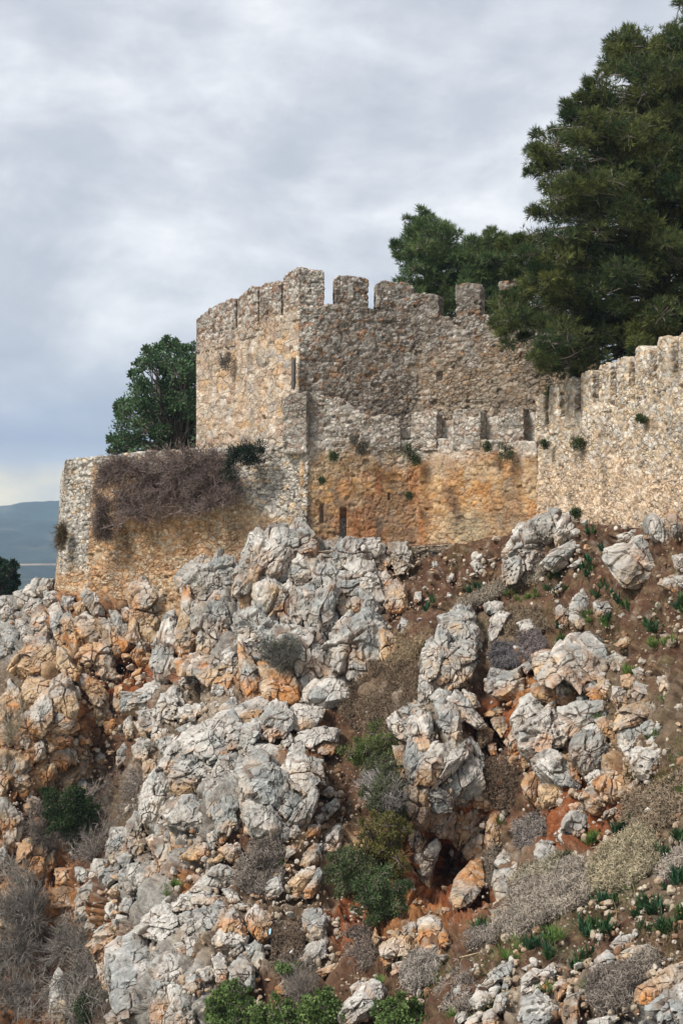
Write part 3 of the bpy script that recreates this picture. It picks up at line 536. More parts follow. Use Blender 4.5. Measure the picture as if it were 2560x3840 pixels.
# ------------------------------------------------------------------ rocks
def ico(level):
    t = (1+5**.5)/2
    V = np.array([(-1, t, 0), (1, t, 0), (-1, -t, 0), (1, -t, 0), (0, -1, t), (0, 1, t), (0, -1, -t), (0, 1, -t), (t, 0, -1), (t, 0, 1), (-t, 0, -1), (-t, 0, 1)], float)
    Fc = np.array([(0, 11, 5), (0, 5, 1), (0, 1, 7), (0, 7, 10), (0, 10, 11), (1, 5, 9), (5, 11, 4), (11, 10, 2), (10, 7, 6), (7, 1, 8), (3, 9, 4), (3, 4, 2), (3, 2, 6), (3, 6, 8), (3, 8, 9), (4, 9, 5), (2, 4, 11), (6, 2, 10), (8, 6, 7), (9, 8, 1)])
    V /= np.linalg.norm(V, axis=1, keepdims=True)
    for _ in range(level):
        E = np.sort(np.concatenate([Fc[:, [0, 1]], Fc[:, [1, 2]], Fc[:, [2, 0]]]), 1); Eu, inv = np.unique(E, axis=0, return_inverse=True); inv = inv.ravel()
        mid = V[Eu[:, 0]]+V[Eu[:, 1]]; mid /= np.linalg.norm(mid, axis=1, keepdims=True)
        n = len(V); V = np.concatenate([V, mid]); m = len(Fc); a, b, c = inv[:m]+n, inv[m:2*m]+n, inv[2*m:]+n
        Fc = np.concatenate([np.stack([Fc[:, 0], a, c], 1), np.stack([Fc[:, 1], b, a], 1), np.stack([Fc[:, 2], c, b], 1), np.stack([a, b, c], 1)])
    return V, Fc
ICO = {k: ico(k) for k in range(1, 7)}
def front_bias(D):      # more vertices on the side towards the viewer (-Y)
    ca = np.clip(-D[:, 1], -1, 1); al = np.arccos(ca); al2 = math.pi*(al/math.pi)**1.3
    s = np.sin(al2)/np.maximum(np.sin(al), 1e-6); o = D*s[:, None]; o[:, 1] = -np.cos(al2); return o/np.linalg.norm(o, axis=1, keepdims=True)
ICOF = {k: front_bias(ICO[k][0]) for k in ICO}
def poly_radii(poly, cu, cv, n=360):
    th = np.arange(n)/n*2*math.pi; dx, dy = np.cos(th), -np.sin(th); Rr = np.zeros(n); m = len(poly)
    for k in range(m):
        x1, y1 = poly[k][0]-cu, poly[k][1]-cv; x2, y2 = poly[(k+1) % m][0]-cu, poly[(k+1) % m][1]-cv
        ex, ey = x2-x1, y2-y1; den = dx*ey-dy*ex; den = np.where(abs(den) < 1e-9, 1e-9, den)
        t = (x1*ey-y1*ex)/den; s = (x1*dy-y1*dx)/den
        ok = (t > 0) & (s >= -1e-6) & (s <= 1+1e-6); Rr = np.where(ok, np.maximum(Rr, t), Rr)
    bad = Rr <= 0
    if bad.any(): Rr[bad] = np.median(Rr[~bad])*.6
    k = np.array([1, 2, 3, 2, 1.]); k /= k.sum(); return np.convolve(np.r_[Rr[-2:], Rr, Rr[:2]], k, 'valid')
STY = {  # weights: white, grey, tan, orange, dark
 'g': (.27, .66, .045, .01, .02), 'w': (.62, .33, .05, .01, 0), 't': (.12, .12, .50, .24, .02), 'o': (.02, .05, .33, .50, .10), 'm': (.20, .30, .20, .28, .02), 'b': (.05, .25, .35, .15, .20)}
RC = np.array([(.475, .455, .42), (.255, .27, .265), (.44, .315, .19), (.42, .19, .065), (.10, .075, .055)])
def rock_colors(P, style, hrel, g, idd, seed):
    wts = np.array(STY[style[0]]); n = len(P)
    mg = 0; c = np.zeros((n, 3)); tot = np.zeros(n)
    for k in range(5):
        nk = fbm(P*1.5+k*31.7+seed*.37, 4, 100+k); wk = (wts[k]+.02)*np.exp((nk-.5)*11)
        if k in (2, 3) and style[0] in 'gwmt': wk = wk*np.exp(-hrel*(1.5 if style[0] != 'm' else 2.6))
        if k == 0: wk = wk*np.exp(hrel*.5)
        c += wk[:, None]*RC[k]; tot += wk
    c /= tot[:, None]
    c = c*(.86+.28*idr(idd, 5))[:, None]
    lich = sstep(.58, .7, fbm(P*7, 4, 120+seed % 7)); c = mixc(c, (.56, .55, .52), lich*.35)
    dk = sstep(.62, .76, fbm(P*np.array([4.5, 4.5, 1.8]), 4, 130+seed % 5)); c = mixc(c, (.11, .11, .108), dk*.6)
    c = mixc(c, (.20, .10, .05), np.clip(g, 0, 1)*.5)
    return c
NR = [0]
def make_rock(poly, style, label, cat='rock', name='limestone_rock', group=None, push=0., hmul=1., zoom=1.0):
    NR[0] += 1; seed = NR[0]; rg = np.random.default_rng(seed)
    poly = [(float(a), float(b)) for a, b in poly]; A = 0; cu = cv = 0
    for k in range(len(poly)):
        x1, y1 = poly[k]; x2, y2 = poly[(k+1) % len(poly)]; cr_ = x1*y2-x2*y1; A += cr_; cu += (x1+x2)*cr_; cv += (y1+y2)*cr_
    cu /= 3*A; cv /= 3*A
    if 'n' not in style: poly = [(cu+(a-cu)*zoom, cv+(b-cv)*zoom) for a, b in poly]
    us, vs = zip(*poly); wpx, hpx = max(us)-min(us), max(vs)-min(vs)
    yb = float(YT(cu, cv+.36*hpx)); 
    size = math.sqrt(abs(A)/2)/F*yb; Hm = min(.50*min(wpx, hpx)/F*yb, 1.0)*hmul+.12
    Yc = yb+(.40 if zoom > 1 else .12)*Hm-push
    G = float(YT(cu, cv+40)-YT(cu, cv-40))/80; tilt = -min(0, G)*.55     # metres of depth per pixel upwards
    big = max(wpx, hpx)*.2664; lev = 6 if big > 44 else 5 if big > 19 else 4 if big > 8 else 3
    D = ICOF[lev]; Fc = ICO[lev][1]; px = Yc/F
    th = np.arctan2(D[:, 2], D[:, 0]) % (2*math.pi); Rr = poly_radii(poly, cu, cv)
    Rt = np.interp(th, np.arange(361)/360*2*math.pi, np.r_[Rr, Rr[:1]])
    Rt = Rt*(1+(fbm(D*2.5+seed, 3, seed)-.5)*.08)*1.02+3
    cp = np.sqrt(D[:, 0]**2+D[:, 2]**2); Hp = Hm/px; pw = 6.5 if zoom > 1 else 3.2
    r = ((cp/Rt)**pw+(abs(D[:, 1])/Hp)**pw)**(-1/pw)
    pp = D*r[:, None]
    for _ in range(rg.integers(14, 24)):
        lw_ = .55 if zoom > 1 else .75; n = rg.normal(size=3)*np.array([lw_, .3, lw_]); n[1] = -abs(n[1])-.15-.6*rg.random(); n /= np.linalg.norm(n)
        s = (pp@n).max(); off = s*rg.uniform(.78, .97); dn = D@n; r = np.where(dn > 1e-3, np.minimum(r, off/np.maximum(dn, 1e-3)), r)
    pp = D*r[:, None]
    def toworld(pp): return ray(cu+pp[:, 0], cv-pp[:, 2], Yc+pp[:, 1]*px+tilt*pp[:, 2])
    P = toworld(pp)
    fr = D[:, 1] < .35
    Q = P[fr]; nq = len(Q)
    ang = rg.uniform(-.5, .5); ca, sa = math.cos(ang), math.sin(ang)
    Qr = np.stack([Q[:, 0]*ca+Q[:, 2]*sa, Q[:, 1], -Q[:, 0]*sa+Q[:, 2]*ca], -1)
    Qw = Qr+np.stack([fbm(Q*1.6, 2, 140+k)-.5 for k in range(3)], -1)*.35*min(1, size)
    cell = float(np.clip(.62*size, .2, 1.0)); an = np.array([1/.8, 1/1., 1/1.35]) if rg.random() < .65 else np.array([1/1.3, 1., 1/.75])
    f1, f2, i1, p1 = vor3(Qw/cell*an, seed, .95, True); mk = sstep(.42, .56, fbm(Q*1.3/max(size, .6), 2, seed+40)); g1 = np.exp(-((f2-f1)/.055)**2)*(.25+.75*mk)
    f1b, f2b, i2, p2 = vor3(Qw/cell*an*2.7+9, seed+1, .95, True); g2 = np.exp(-((f2b-f1b)/.09)**2)*sstep(.4, .6, fbm(Q*2.2, 2, seed+41))
    f1c, f2c, i3, p3 = vor3(Qw/cell*an*6.5+19, seed+2, .95, True)
    d = cell*(.30*p1+.10*(idr(i1, 2)-.35)-.26*g1*(idr(i1, 6) > .3)+.085*p2-.06*g2*(idr(i2, 6) > .5)+.03*p3)+(fbm(Q*1.3/max(.5, size), 2, 152)-.5)*.10*size+(ridge(Qr*2.0, 3, seed % 9)-.62)*.035+(fbm(Q*9, 4, 151)-.5)*.035
    d += karst(Q)*min(1, size)*(1 if zoom > 1 else .55)
    if 'p' in style:
        a1, a2, _ = vor3(Q/.17, 160, .9); d -= sstep(.33, .12, a1)*.10
        d -= sstep(.60, .70, fbm(Q*2.6, 3, 170))*.16
    if 'f' in style:   # fluted karren
        d += (ridge(np.stack([Qr[:, 0]*5, Qr[:, 1]*2, Qr[:, 2]*1.1], -1), 3, 180)-.6)*.16
    if 's' in style: d = d*.5
    dd = np.zeros(len(P)); dd[fr] = d; dd = np.clip(dd, -.45*size, .25*size)
    pp2 = D*(r+dd/px)[:, None]; P = toworld(pp2)
    gg = np.zeros(len(P)); gg[fr] = g1+.4*g2; ii = np.zeros(len(P), np.uint32); ii[fr] = i1
    c = rock_colors(P, style, pp2[:, 2]/(hpx*.5), gg, ii, seed)
    og = toworld(np.array([[0, 0, -hpx*.45]]))[0]
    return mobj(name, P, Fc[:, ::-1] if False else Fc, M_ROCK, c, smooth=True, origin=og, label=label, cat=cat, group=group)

TILE = dict(A=(0, 2000), B=(640, 1900), C=(1400, 1900), D=(1760, 1900), E=(0, 2600), F=(500, 2500), G=(1200, 2600), H=(1760, 2400), I=(0, 3040), J=(700, 3040), K=(1300, 3040), L=(1760, 3040))
def T(t, s):
    o = TILE[t]; v = [float(x) for x in s.replace(';', ' ').replace(',', ' ').split()]
    return [(o[0]+v[i]/1.96, o[1]+v[i+1]/1.96) for i in range(0, len(v), 2)]
ROCKS = '''
# slit|outcrop under the arrow slit
B g |850,180 965,120 990,165 1030,220 1085,290 1080,340 1010,385 940,370 880,400 850,300
B gf |600,300 620,240 650,215 690,240 720,190 830,180 850,300 885,400 870,520 760,560 620,600 500,620 490,480 560,400 590,340
B t |500,620 620,600 660,600 680,760 640,790 540,780
B gf |110,470 180,430 300,440 330,380 440,390 480,470 490,600 480,680 400,730 300,690 200,720 140,690 90,600
B t |150,420 230,365 300,385 320,420 260,450 180,430
B tn |100,520 140,560 150,700 200,760 190,900 180,1100 130,1180 60,1290 55,1000 70,850 90,650
B gp |200,740 300,690 440,740 440,900 390,1060 280,1090 200,1080 185,900
B t |80,1150 200,1090 360,1120 500,1200 510,1300 440,1400 300,1320 200,1240 90,1250
B wp |380,1080 440,1040 490,1100 505,1210 440,1270 360,1220
B gp |540,780 620,760 740,830 800,870 820,920 700,1040 650,1180 610,1170 560,1060 500,1000 490,860
B gf |660,600 740,560 800,600 870,640 930,600 1020,700 980,770 960,860 930,900 830,910 740,830 680,760
B w |810,600 870,550 940,600 900,660 830,670
B g |1030,900 990,800 1000,750 1100,640 1190,590 1240,640 1180,770 1210,840 1180,930 1100,960 1050,940
B gf |1080,350 1190,330 1250,260 1330,240 1400,260 1430,370 1410,430 1290,470 1200,480 1110,420
B g |870,430 940,370 1000,400 1050,500 960,560 880,530
B g |1020,430 1100,380 1200,480 1190,590 1080,660 1010,700 950,600 1060,540
B gf |1200,480 1290,470 1380,540 1390,650 1290,640 1220,740 1190,600
B b |1260,680 1390,670 1400,720 1330,820 1270,800 1240,740
B wf |1290,450 1420,420 1480,430 1530,560 1560,700 1500,690 1410,600 1380,540
B g |1390,640 1410,600 1500,690 1550,760 1500,830 1420,790
B g |1430,370 1400,250 1500,240 1568,290 1568,380 1480,420
B gf |1130,1070 1200,990 1290,880 1400,800 1470,810 1568,940 1568,1010 1500,1060 1510,1200 1380,1270 1270,1230 1180,1250 1160,1150
B g |800,910 960,900 1030,930 1100,1020 1160,1150 1140,1260 1060,1290 1000,1340 960,1250 880,1180 800,1090
B o |680,1190 780,1170 870,1180 900,1300 940,1440 860,1470 760,1430 690,1390
B o |890,1180 950,1260 970,1400 920,1380 880,1250
B t |510,1000 560,1060 610,1180 650,1240 640,1380 560,1390 520,1300 510,1100
B ws |980,1430 1000,1340 1080,1280 1120,1290 1200,1225 1280,1260 1360,1310 1350,1400 1250,1440 1160,1470 1060,1450
B wp |70,1290 100,1240 200,1250 215,1320 150,1330 80,1310
B w |330,1300 400,1270 460,1330 460,1400 400,1400 320,1360
B g |650,960 750,880 830,910 800,1000 760,1130 700,1180 650,1180
C wf |120,290 230,290 280,390 240,450 180,480 140,420
C w |40,520 90,480 130,550 100,650 50,640
C t |130,600 170,560 220,600 250,740 200,770 150,760 80,720
C t |60,900 110,920 180,1000 190,1080 130,1120 60,1100
C w |20,380 100,370 120,420 60,450 20,430
# cliff|rusty cliff below the terrace wall
A t |965,380 1070,340 1110,400 1180,470 1190,650 1150,780 1080,820 1040,770 1030,680 980,600 950,480
A wn |1210,590 1280,570 1285,700 1270,800 1280,960 1250,1090 1160,1090 1110,960 1130,820 1180,720
A m |600,470 640,420 700,460 760,530 750,600 700,620 660,560
A t |1100,400 1160,420 1210,500 1200,580 1170,600 1150,500
A m |380,620 360,570 430,520 470,620 480,720 500,840 450,830 400,750
A m |460,640 500,590 560,650 570,760 550,840 510,760
A m |560,640 640,600 720,650 730,720 700,800 610,790 570,740
A m |730,650 830,660 870,720 890,860 830,920 760,840 720,740
A t |600,850 700,810 800,860 830,960 760,1000 650,980 590,950
A m |820,600 870,590 940,700 960,820 900,860 850,700
A o |1030,800 950,800 960,620 1000,640 1040,780 1100,830 1110,900 1090,980 1030,970 970,880
A t |90,1000 130,920 190,870 200,810 280,760 340,700 380,780 420,850 410,960 400,1040 300,1050 220,1040 130,1030
A t |430,840 490,880 520,960 590,1030 560,1080 480,1020 430,980
A t |380,1190 400,1100 480,1040 540,1170 580,1290 570,1370 480,1320 380,1290
A t |240,1270 300,1200 370,1190 380,1380 310,1480 230,1460 215,1350
A m |370,1440 390,1350 470,1320 540,1350 560,1430 470,1470 380,1490
A t |190,1120 230,1050 340,1060 400,1100 370,1190 240,1250 190,1180
A o |560,1080 650,1060 720,1100 790,1200 780,1280 680,1240 640,1180
A t |850,1150 910,1130 915,1260 880,1310 840,1280
A o |770,1400 830,1380 900,1420 890,1460 800,1465
A o |650,1250 760,1290 820,1340 740,1400 660,1370
A o |720,980 800,960 850,1020 850,1080 770,1060 720,1040
A m |470,470 540,480 560,540 500,580 460,540
A t |560,520 620,500 650,580 600,600 560,580
A t |900,560 950,560 950,650 910,650
A t |200,1060 230,1040 200,1240 180,1180
A t |10,1430 60,1410 90,1470 80,1560 20,1568
A t |100,1420 190,1330 220,1450 220,1568 120,1568
A t |20,1230 80,1110 130,1160 190,1250 170,1330 80,1400 20,1330
E m |330,330 420,310 520,330 510,390 400,410 340,390
E m |580,310 640,310 670,360 600,370
E m |350,470 380,430 500,410 500,500 470,560 380,520
E t |570,410 640,400 670,470 660,540 610,530 570,480
E m |510,420 555,410 560,520 520,510
E m |260,370 320,360 340,460 250,500 230,560 215,540 240,450
E o |10,430 150,430 190,430 225,520 150,600 100,650 60,580 0,570
E t |10,600 60,600 50,690 20,770 -20,770 -20,620
E o |110,600 200,600 250,620 240,700 170,740 110,720
E t |260,600 340,530 390,560 380,640 330,740 260,720
E m |-30,830 60,800 100,860 170,900 160,980 140,1120 60,1140 20,980
E o |140,1120 300,1050 330,1200 300,1330 200,1380 150,1300
E m |310,1290 350,1200 410,1150 400,1260 340,1330
E m |570,620 610,620 650,700 610,740 570,690
E wp |860,520 880,430 940,340 960,400 930,470 880,540
E t |700,490 740,440 790,500 750,520
E m |590,540 630,540 640,600 600,600
E t |480,620 540,620 530,740 480,700
E t |180,840 240,740 290,800 260,900 200,870
E t |300,840 370,840 380,940 310,930
E t |420,1300 520,1290 540,1360 470,1420 420,1380
E m |560,1290 650,1300 660,1370 580,1380
E o |380,1450 480,1430 560,1480 560,1568 400,1568
E m |120,1340 190,1360 180,1450 120,1450
E m |-20,1180 40,1140 50,1200 0,1280 -20,1280
# rub|rubble shelf beside the domed outcrop
A wp |920,1170 1000,1180 1060,1140 1130,1110 1220,1130 1250,1200 1180,1260 1100,1280 1040,1330 930,1290
A wp |1190,1200 1300,1130 1340,1250 1290,1340 1200,1380 1130,1330
A w |1040,1320 1150,1300 1290,1350 1290,1420 1160,1460 1060,1440
A wp |915,1390 960,1350 1000,1440 970,1500 930,1500
A w |1320,1290 1390,1270 1440,1340 1380,1370 1320,1340
A w |1410,1270 1480,1260 1500,1330 1440,1330
A w |1300,1440 1390,1400 1430,1420 1350,1470
A w |1130,1380 1230,1400 1200,1540 1130,1500
A t |1000,1400 1050,1380 1120,1420 1130,1560 1060,1520
E wp |1000,400 1050,340 1160,370 1170,460 1100,500 1010,480
E w |1150,340 1280,330 1280,400 1190,430
E t |1060,520 1140,500 1160,600 1120,640 1070,620
E t |980,420 1010,410 1050,520 1000,520
# ridge|ridge at the left edge
A g |-20,480 60,470 150,500 150,560 60,540 -20,570
A g |10,580 60,530 120,590 100,650 30,640
A w |100,450 180,420 240,470 230,540 140,530
A w |180,430 240,360 310,340 400,350 400,430 320,470 240,470
A g |10,740 80,690 140,730 130,830 60,830
A w |120,640 230,640 210,700 140,720
A g |-20,830 50,840 60,890 10,920 -20,920
A g |240,480 330,450 320,560 230,610 180,570
A t |240,620 330,560 370,700 280,760 230,760
A g |60,480 140,500 160,560 100,580
A w |330,440 410,420 420,500 380,560 330,520
A g |-20,660 60,660 70,700 0,740 -20,730
A g |150,700 220,700 220,760 160,760
# dome|grey domed outcrop left of centre
F wf |60,1070 100,850 160,780 230,720 280,760 300,870 290,960 190,1080 200,1150 130,1200 70,1130
F wf |160,780 270,600 370,500 385,560 340,700 270,740 210,730
F w |385,500 450,450 560,410 690,350 700,420 690,600 640,680 540,690 450,600 400,640 380,560
F g |690,350 740,340 790,430 800,480 770,580 700,600 695,450
F gp |280,760 380,620 450,600 530,690 600,700 590,780 520,860 480,920 380,950 300,880
F g |590,760 640,680 710,650 740,760 660,850 590,830
F g |530,850 600,830 690,850 720,960 640,980 600,1050 600,1130 550,1050
F g |240,1080 380,970 460,960 550,1060 590,1130 540,1180 430,1190 340,1150 240,1160
F g |200,1150 340,1150 430,1200 420,1260 350,1270 280,1200
F g |605,1060 650,990 720,970 760,1000 750,1170 690,1230 620,1200
F g |765,740 830,680 960,650 1050,720 1110,790 1130,900 1080,1060 980,990 820,970 800,860
F g |760,700 840,690 840,820 790,850
F g |810,1000 900,990 1000,990 1040,1050 1080,1160 1030,1250 910,1270 860,1180 820,1110
F wf |1130,700 1180,610 1260,590 1270,680 1370,700 1380,850 1300,870 1230,970 1170,870
F g |1080,1060 1130,880 1220,960 1210,1030 1130,1110
F gf |1140,1140 1220,1030 1300,870 1360,950 1320,1040 1280,1130 1220,1150
F gs |740,320 800,280 960,215 1020,290 990,340 890,310 800,360 760,360
F gs |630,350 650,290 740,235 760,280 740,330 690,350
F g |790,540 800,450 870,410 940,370 930,510 850,570 770,590
F t |790,370 880,320 960,350 900,390 820,420
F gf |950,390 1030,280 1110,280 1140,340 1160,450 1080,500 1000,540 950,500
F ws |1130,330 1200,280 1400,320 1340,420 1220,470 1160,420
F w |1170,550 1250,490 1330,470 1450,460 1500,470 1490,560 1400,530 1330,580 1230,590
F t |1330,590 1440,540 1490,580 1440,640 1350,640
F ws |770,640 820,580 960,570 1070,590 1100,610 960,640 840,650
F g |980,650 1050,610 1110,610 1060,660 1010,680
F m |350,1390 430,1340 490,1230 540,1230 550,1340 500,1400 430,1410
F g |550,1240 620,1200 620,1290 570,1350
F g |1050,1230 1110,1180 1150,1220 1120,1280 1060,1280
F g |1150,1200 1200,1170 1220,1220 1170,1260
F w |1100,560 1150,500 1170,560 1110,590
F g |220,1090 280,1000 340,990 380,960 300,950 200,1050
F t |280,1230 330,1220 380,1300 350,1350 300,1330
F w |700,620 760,610 750,650 710,660
F o |640,1240 710,1240 640,1310
F o |820,1180 860,1180 870,1230 820,1220
F t |1390,940 1440,890 1480,930 1440,960
F w |1330,1130 1400,1040 1480,980 1500,1040 1400,1130
F g |720,770 770,780 780,850 730,870
# heap|stepped grey pile at lower left
E g |780,1200 830,1020 930,1010 950,1100 900,1180 830,1240
E g |940,960 1000,880 1030,960 1050,1140 1000,1180 950,1140
E w |670,1340 700,1240 790,1230 790,1290 740,1380
E g |750,1330 830,1260 900,1250 890,1310 800,1410 760,1390
E g |600,1450 670,1380 750,1370 790,1430 700,1530 620,1500
E g |940,1270 1050,1260 1040,1330 1010,1410 950,1360
E g |880,1310 930,1310 940,1390 880,1420
E t |1090,1280 1150,1260 1200,1330 1130,1370 1080,1340
E t |1100,1090 1200,1060 1330,1180 1300,1280 1240,1350 1170,1230
E g |1150,970 1210,960 1230,1050 1180,1080 1150,1040
E g |860,1210 940,1170 980,1220 920,1270
E g |830,1430 880,1400 920,1420 870,1480
E w |1010,1350 1080,1320 1090,1400 1030,1420
E t |1110,1420 1180,1380 1210,1410 1150,1460
E g |920,1400 990,1380 1000,1440 940,1460
I g |560,800 575,630 620,620 700,680 660,760 590,800
I g |630,840 680,780 790,770 770,810 680,880 640,880
I g |680,760 700,690 780,680 760,730 700,770
I w |780,720 850,650 870,700 870,760 820,780
I w |880,740 920,650 980,650 960,720
I w |800,600 850,560 910,540 900,590 840,620
I g |570,940 600,910 620,990 580,1010
I w |700,890 780,830 800,850 730,920
# slab|pale slabs near the lower edge
I t |660,1000 720,920 830,860 900,850 960,870 900,940 820,1010 790,1100 740,1130 700,1060
I gs |800,1040 870,980 980,920 1080,970 1110,1060 1110,1200 1090,1340 1000,1450 880,1500 840,1400 810,1250
I wf |1010,880 1080,830 1160,740 1240,700 1280,740 1320,860 1330,950 1250,960 1130,940
I w |1280,690 1340,640 1400,610 1470,620 1470,700 1400,720 1300,730
I w |1310,780 1400,730 1420,780 1340,830
I w |1340,860 1430,790 1460,870 1440,920 1350,950
I g |1440,760 1500,730 1600,730 1610,860 1568,920 1500,960 1460,880
I w |1120,1180 1160,1100 1260,1050 1350,1090 1380,1190 1280,1260 1160,1240
I g |1120,1260 1270,1270 1340,1280 1280,1400 1200,1590 1110,1590
I w |1275,990 1360,960 1370,1050 1310,1050
I w |1370,940 1450,940 1460,1000 1420,1100 1380,1060
I w |1110,990 1150,960 1160,1060 1120,1080
I gf |810,1500 850,1480 1090,1390 1100,1500 1080,1600 830,1600
I gf |390,1260 430,1180 470,1250 480,1600 390,1600
I t |420,800 500,760 560,790 530,840 430,840
I t |720,1140 790,1130 810,1300 760,1300
I w |1210,1500 1290,1400 1400,1420 1430,1600 1210,1600
I w |1170,980 1270,1000 1300,1060 1200,1090 1160,1040
J w |30,590 150,480 260,500 320,550 230,580 120,590
J g |150,470 250,405 340,440 380,520 320,550 250,490
J m |230,870 270,750 340,730 430,870 420,920 330,880 250,880
J w |200,950 240,880 330,880 430,920 420,980 300,1010 230,1000
J m |460,790 510,720 600,770 610,860 580,980 520,950 480,860
J w |10,620 180,610 270,640 200,690 60,680
J g |180,700 230,660 280,690 250,750 190,740
J g |320,1270 330,1170 400,1070 440,1110 490,1180 480,1280 400,1330
J w |440,1010 500,970 550,1000 560,1150 520,1170 470,1090
J g |310,1050 390,990 410,1020 350,1070
J w |200,1110 240,1050 280,1090 300,1250 230,1270
J t |330,690 470,695 470,725 360,725
J w |100,1180 180,1150 190,1230 120,1250
J g |270,590 320,580 400,670 330,680
J w |0,1230 60,1220 100,1290 40,1330 0,1300
# gully|brushy gully at mid slope
J t |770,520 830,450 950,400 940,480 860,580 800,650 770,600
J g |860,600 900,530 970,420 1000,470 970,560 930,640 860,640
J w |560,610 620,520 690,470 690,580 640,640
J g |870,800 900,720 990,720 1020,800 1020,960 900,960 880,880
J g |830,1100 900,980 1020,950 1020,1080 900,1100
J w |670,890 720,840 760,880 740,930 680,900
J wp |1120,1520 1180,1400 1290,1290 1370,1260 1440,1330 1430,1430 1350,1500 1270,1540 1150,1600
J g |1205,1300 1260,1255 1300,1290 1220,1350
J t |880,330 920,270 990,250 990,360 900,410 830,390
J w |1000,250 1030,180 1090,120 1140,110 1130,250 1100,330 1020,330
J t |240,290 300,250 390,270 400,350 330,380 290,330
J t |190,370 270,310 300,330 230,370
J g |660,210 700,120 750,140 740,210 690,230
J g |750,190 800,120 830,160 800,200
J g |510,230 600,190 650,210 620,260
J t |960,1180 1060,1130 1140,1120 1080,1190 1000,1210
J o |650,1300 710,1290 710,1340 660,1340
J t |720,280 780,260 820,300 760,330 720,400
J w |940,60 990,30 1000,80 960,110
J t |900,120 980,110 960,180 890,190
K o |240,1000 340,940 480,920 490,1030 420,1060 340,1080 260,1080
K t |520,800 600,770 680,800 690,930 600,960 540,950
K t |420,850 500,800 520,900 490,940 420,900
K o |250,1090 330,1080 330,1130 270,1150
K t |340,1130 460,1100 470,1160 340,1200
K o |680,930 710,860 740,930 730,990 690,990
K o |330,880 400,850 400,920 320,930
K o |180,960 210,860 230,950 200,1010
K w |540,1050 600,1010 600,1060 560,1090
K w |650,1070 730,1060 720,1090 660,1090
# crag|tall crag right of centre
C gf |490,820 560,790 640,740 700,755 720,830 760,930 740,1000 650,980 560,1040 530,960 520,870
C gf |380,1050 440,1000 470,900 520,960 540,1080 490,1110 460,1230 400,1250 370,1180
C g |540,1050 650,990 740,1010 720,1120 660,1150 600,1200 560,1270 480,1290 460,1200 500,1120
C gf |350,1260 400,1240 420,1320 430,1400 340,1400
C m |590,1220 650,1160 740,1160 700,1260 620,1330 540,1340 500,1290
C g |280,1440 340,1390 420,1390 410,1440 330,1470
C w |430,1400 480,1350 560,1370 540,1430 450,1450
G w |510,190 560,150 600,200 650,190 650,330 620,340 540,290
G g |590,130 650,80 740,100 750,150 700,200 660,200 610,190
G g |660,200 740,150 800,170 830,260 820,390 740,430 700,400 660,310
G gf |860,100 920,75 1000,150 1010,250 1050,360 950,430 930,300 880,180
G g |640,440 650,340 700,360 720,430 750,460 710,520 690,650 640,640 630,520
G m |750,480 830,400 930,380 940,440 900,500 880,600 820,670 700,660 720,560
G g |900,490 1060,365 1110,440 1040,500 960,590 830,690 880,600
G g |900,680 1040,530 1060,480 1130,470 1170,560 1180,670 1120,740 1010,800 940,750
G w |790,760 830,700 880,700 950,760 950,860 860,870 800,840
G b |620,690 700,690 800,680 790,760 800,860 790,980 700,980 640,870
G g |800,850 860,870 960,870 980,930 960,1050 880,1040 800,990
G t |970,950 1010,820 1130,740 1130,850 1220,870 1200,980 1090,1060 1030,1120 980,1070
G t |1130,740 1200,690 1230,760 1310,770 1300,840 1210,850 1140,830
G o |1230,960 1290,900 1330,1060 1310,1150 1240,1140 1220,1050
G g |700,1210 790,1130 850,1090 870,1160 820,1260 800,1400 820,1480 760,1440 720,1320
G os |970,1500 1000,1380 1100,1250 1180,1240 1190,1400 1100,1530 1000,1560
G b |660,1000 720,1000 760,1080 720,1180 670,1150
G b |540,400 620,400 640,520 600,560 560,480
G t |1060,1150 1160,1040 1220,1080 1180,1180 1090,1210
G gf |950,60 1000,0 1050,30 1120,120 1190,210 1140,230 1010,160 950,90
G b |1150,290 1190,220 1260,290 1240,350 1180,390
G t |1210,150 1300,110 1360,120 1320,160 1240,170
G t |1265,200 1300,185 1390,200 1360,260 1330,310 1280,240
G o |1370,360 1420,280 1480,320 1470,420 1410,450
G g |1080,350 1110,330 1200,460 1190,500 1120,420
G t |1370,480 1450,460 1460,550 1400,520
G g |1285,1250 1350,1165 1450,1230 1440,1290 1350,1290
G g |1060,-20 1120,20 1170,90 1120,100 1040,20
K gs |1085,560 1095,450 1180,440 1290,500 1220,570 1160,640 1110,650
K w |1215,420 1250,395 1280,430 1260,460
K w |1285,430 1330,410 1350,440 1300,460
K w |1390,300 1440,220 1500,240 1530,290 1490,380 1420,380
K g |1210,130 1260,100 1280,150 1230,170
# right|blocky outcrop at right
D ws |500,1250 560,1190 620,1090 740,960 800,950 870,945 960,1020 1010,1110 1000,1210 960,1260 850,1280 810,1370 750,1290 680,1240 640,1320 560,1290
D g |650,1300 690,1240 740,1280 790,1370 720,1390 660,1360
D t |870,1380 960,1300 1010,1290 1030,1380 950,1420
D o |460,1370 490,1310 600,1330 640,1400 640,1440 560,1430
D o |650,1400 740,1400 800,1430 700,1470
D ws |820,1330 940,1260 940,1320 850,1360
D b |940,1260 980,1240 1000,1290 950,1300
D t |470,1100 500,1075 590,1060 590,1120 540,1200 490,1240 470,1170
D g |1020,1110 1080,1090 1190,1140 1150,1190 1050,1200
D t |1120,1250 1180,1240 1240,1290 1240,1360 1180,1330 1130,1310
D g |1230,1300 1330,1340 1350,1420 1250,1440 1200,1380
D w |1390,1270 1440,1260 1500,1350 1490,1450 1440,1440 1400,1340
D t |1060,1350 1140,1360 1150,1500 1090,1500 1060,1420
D g |1210,1210 1250,1190 1320,1270 1240,1260
D t |1070,1010 1150,970 1200,980 1190,1010 1120,1030
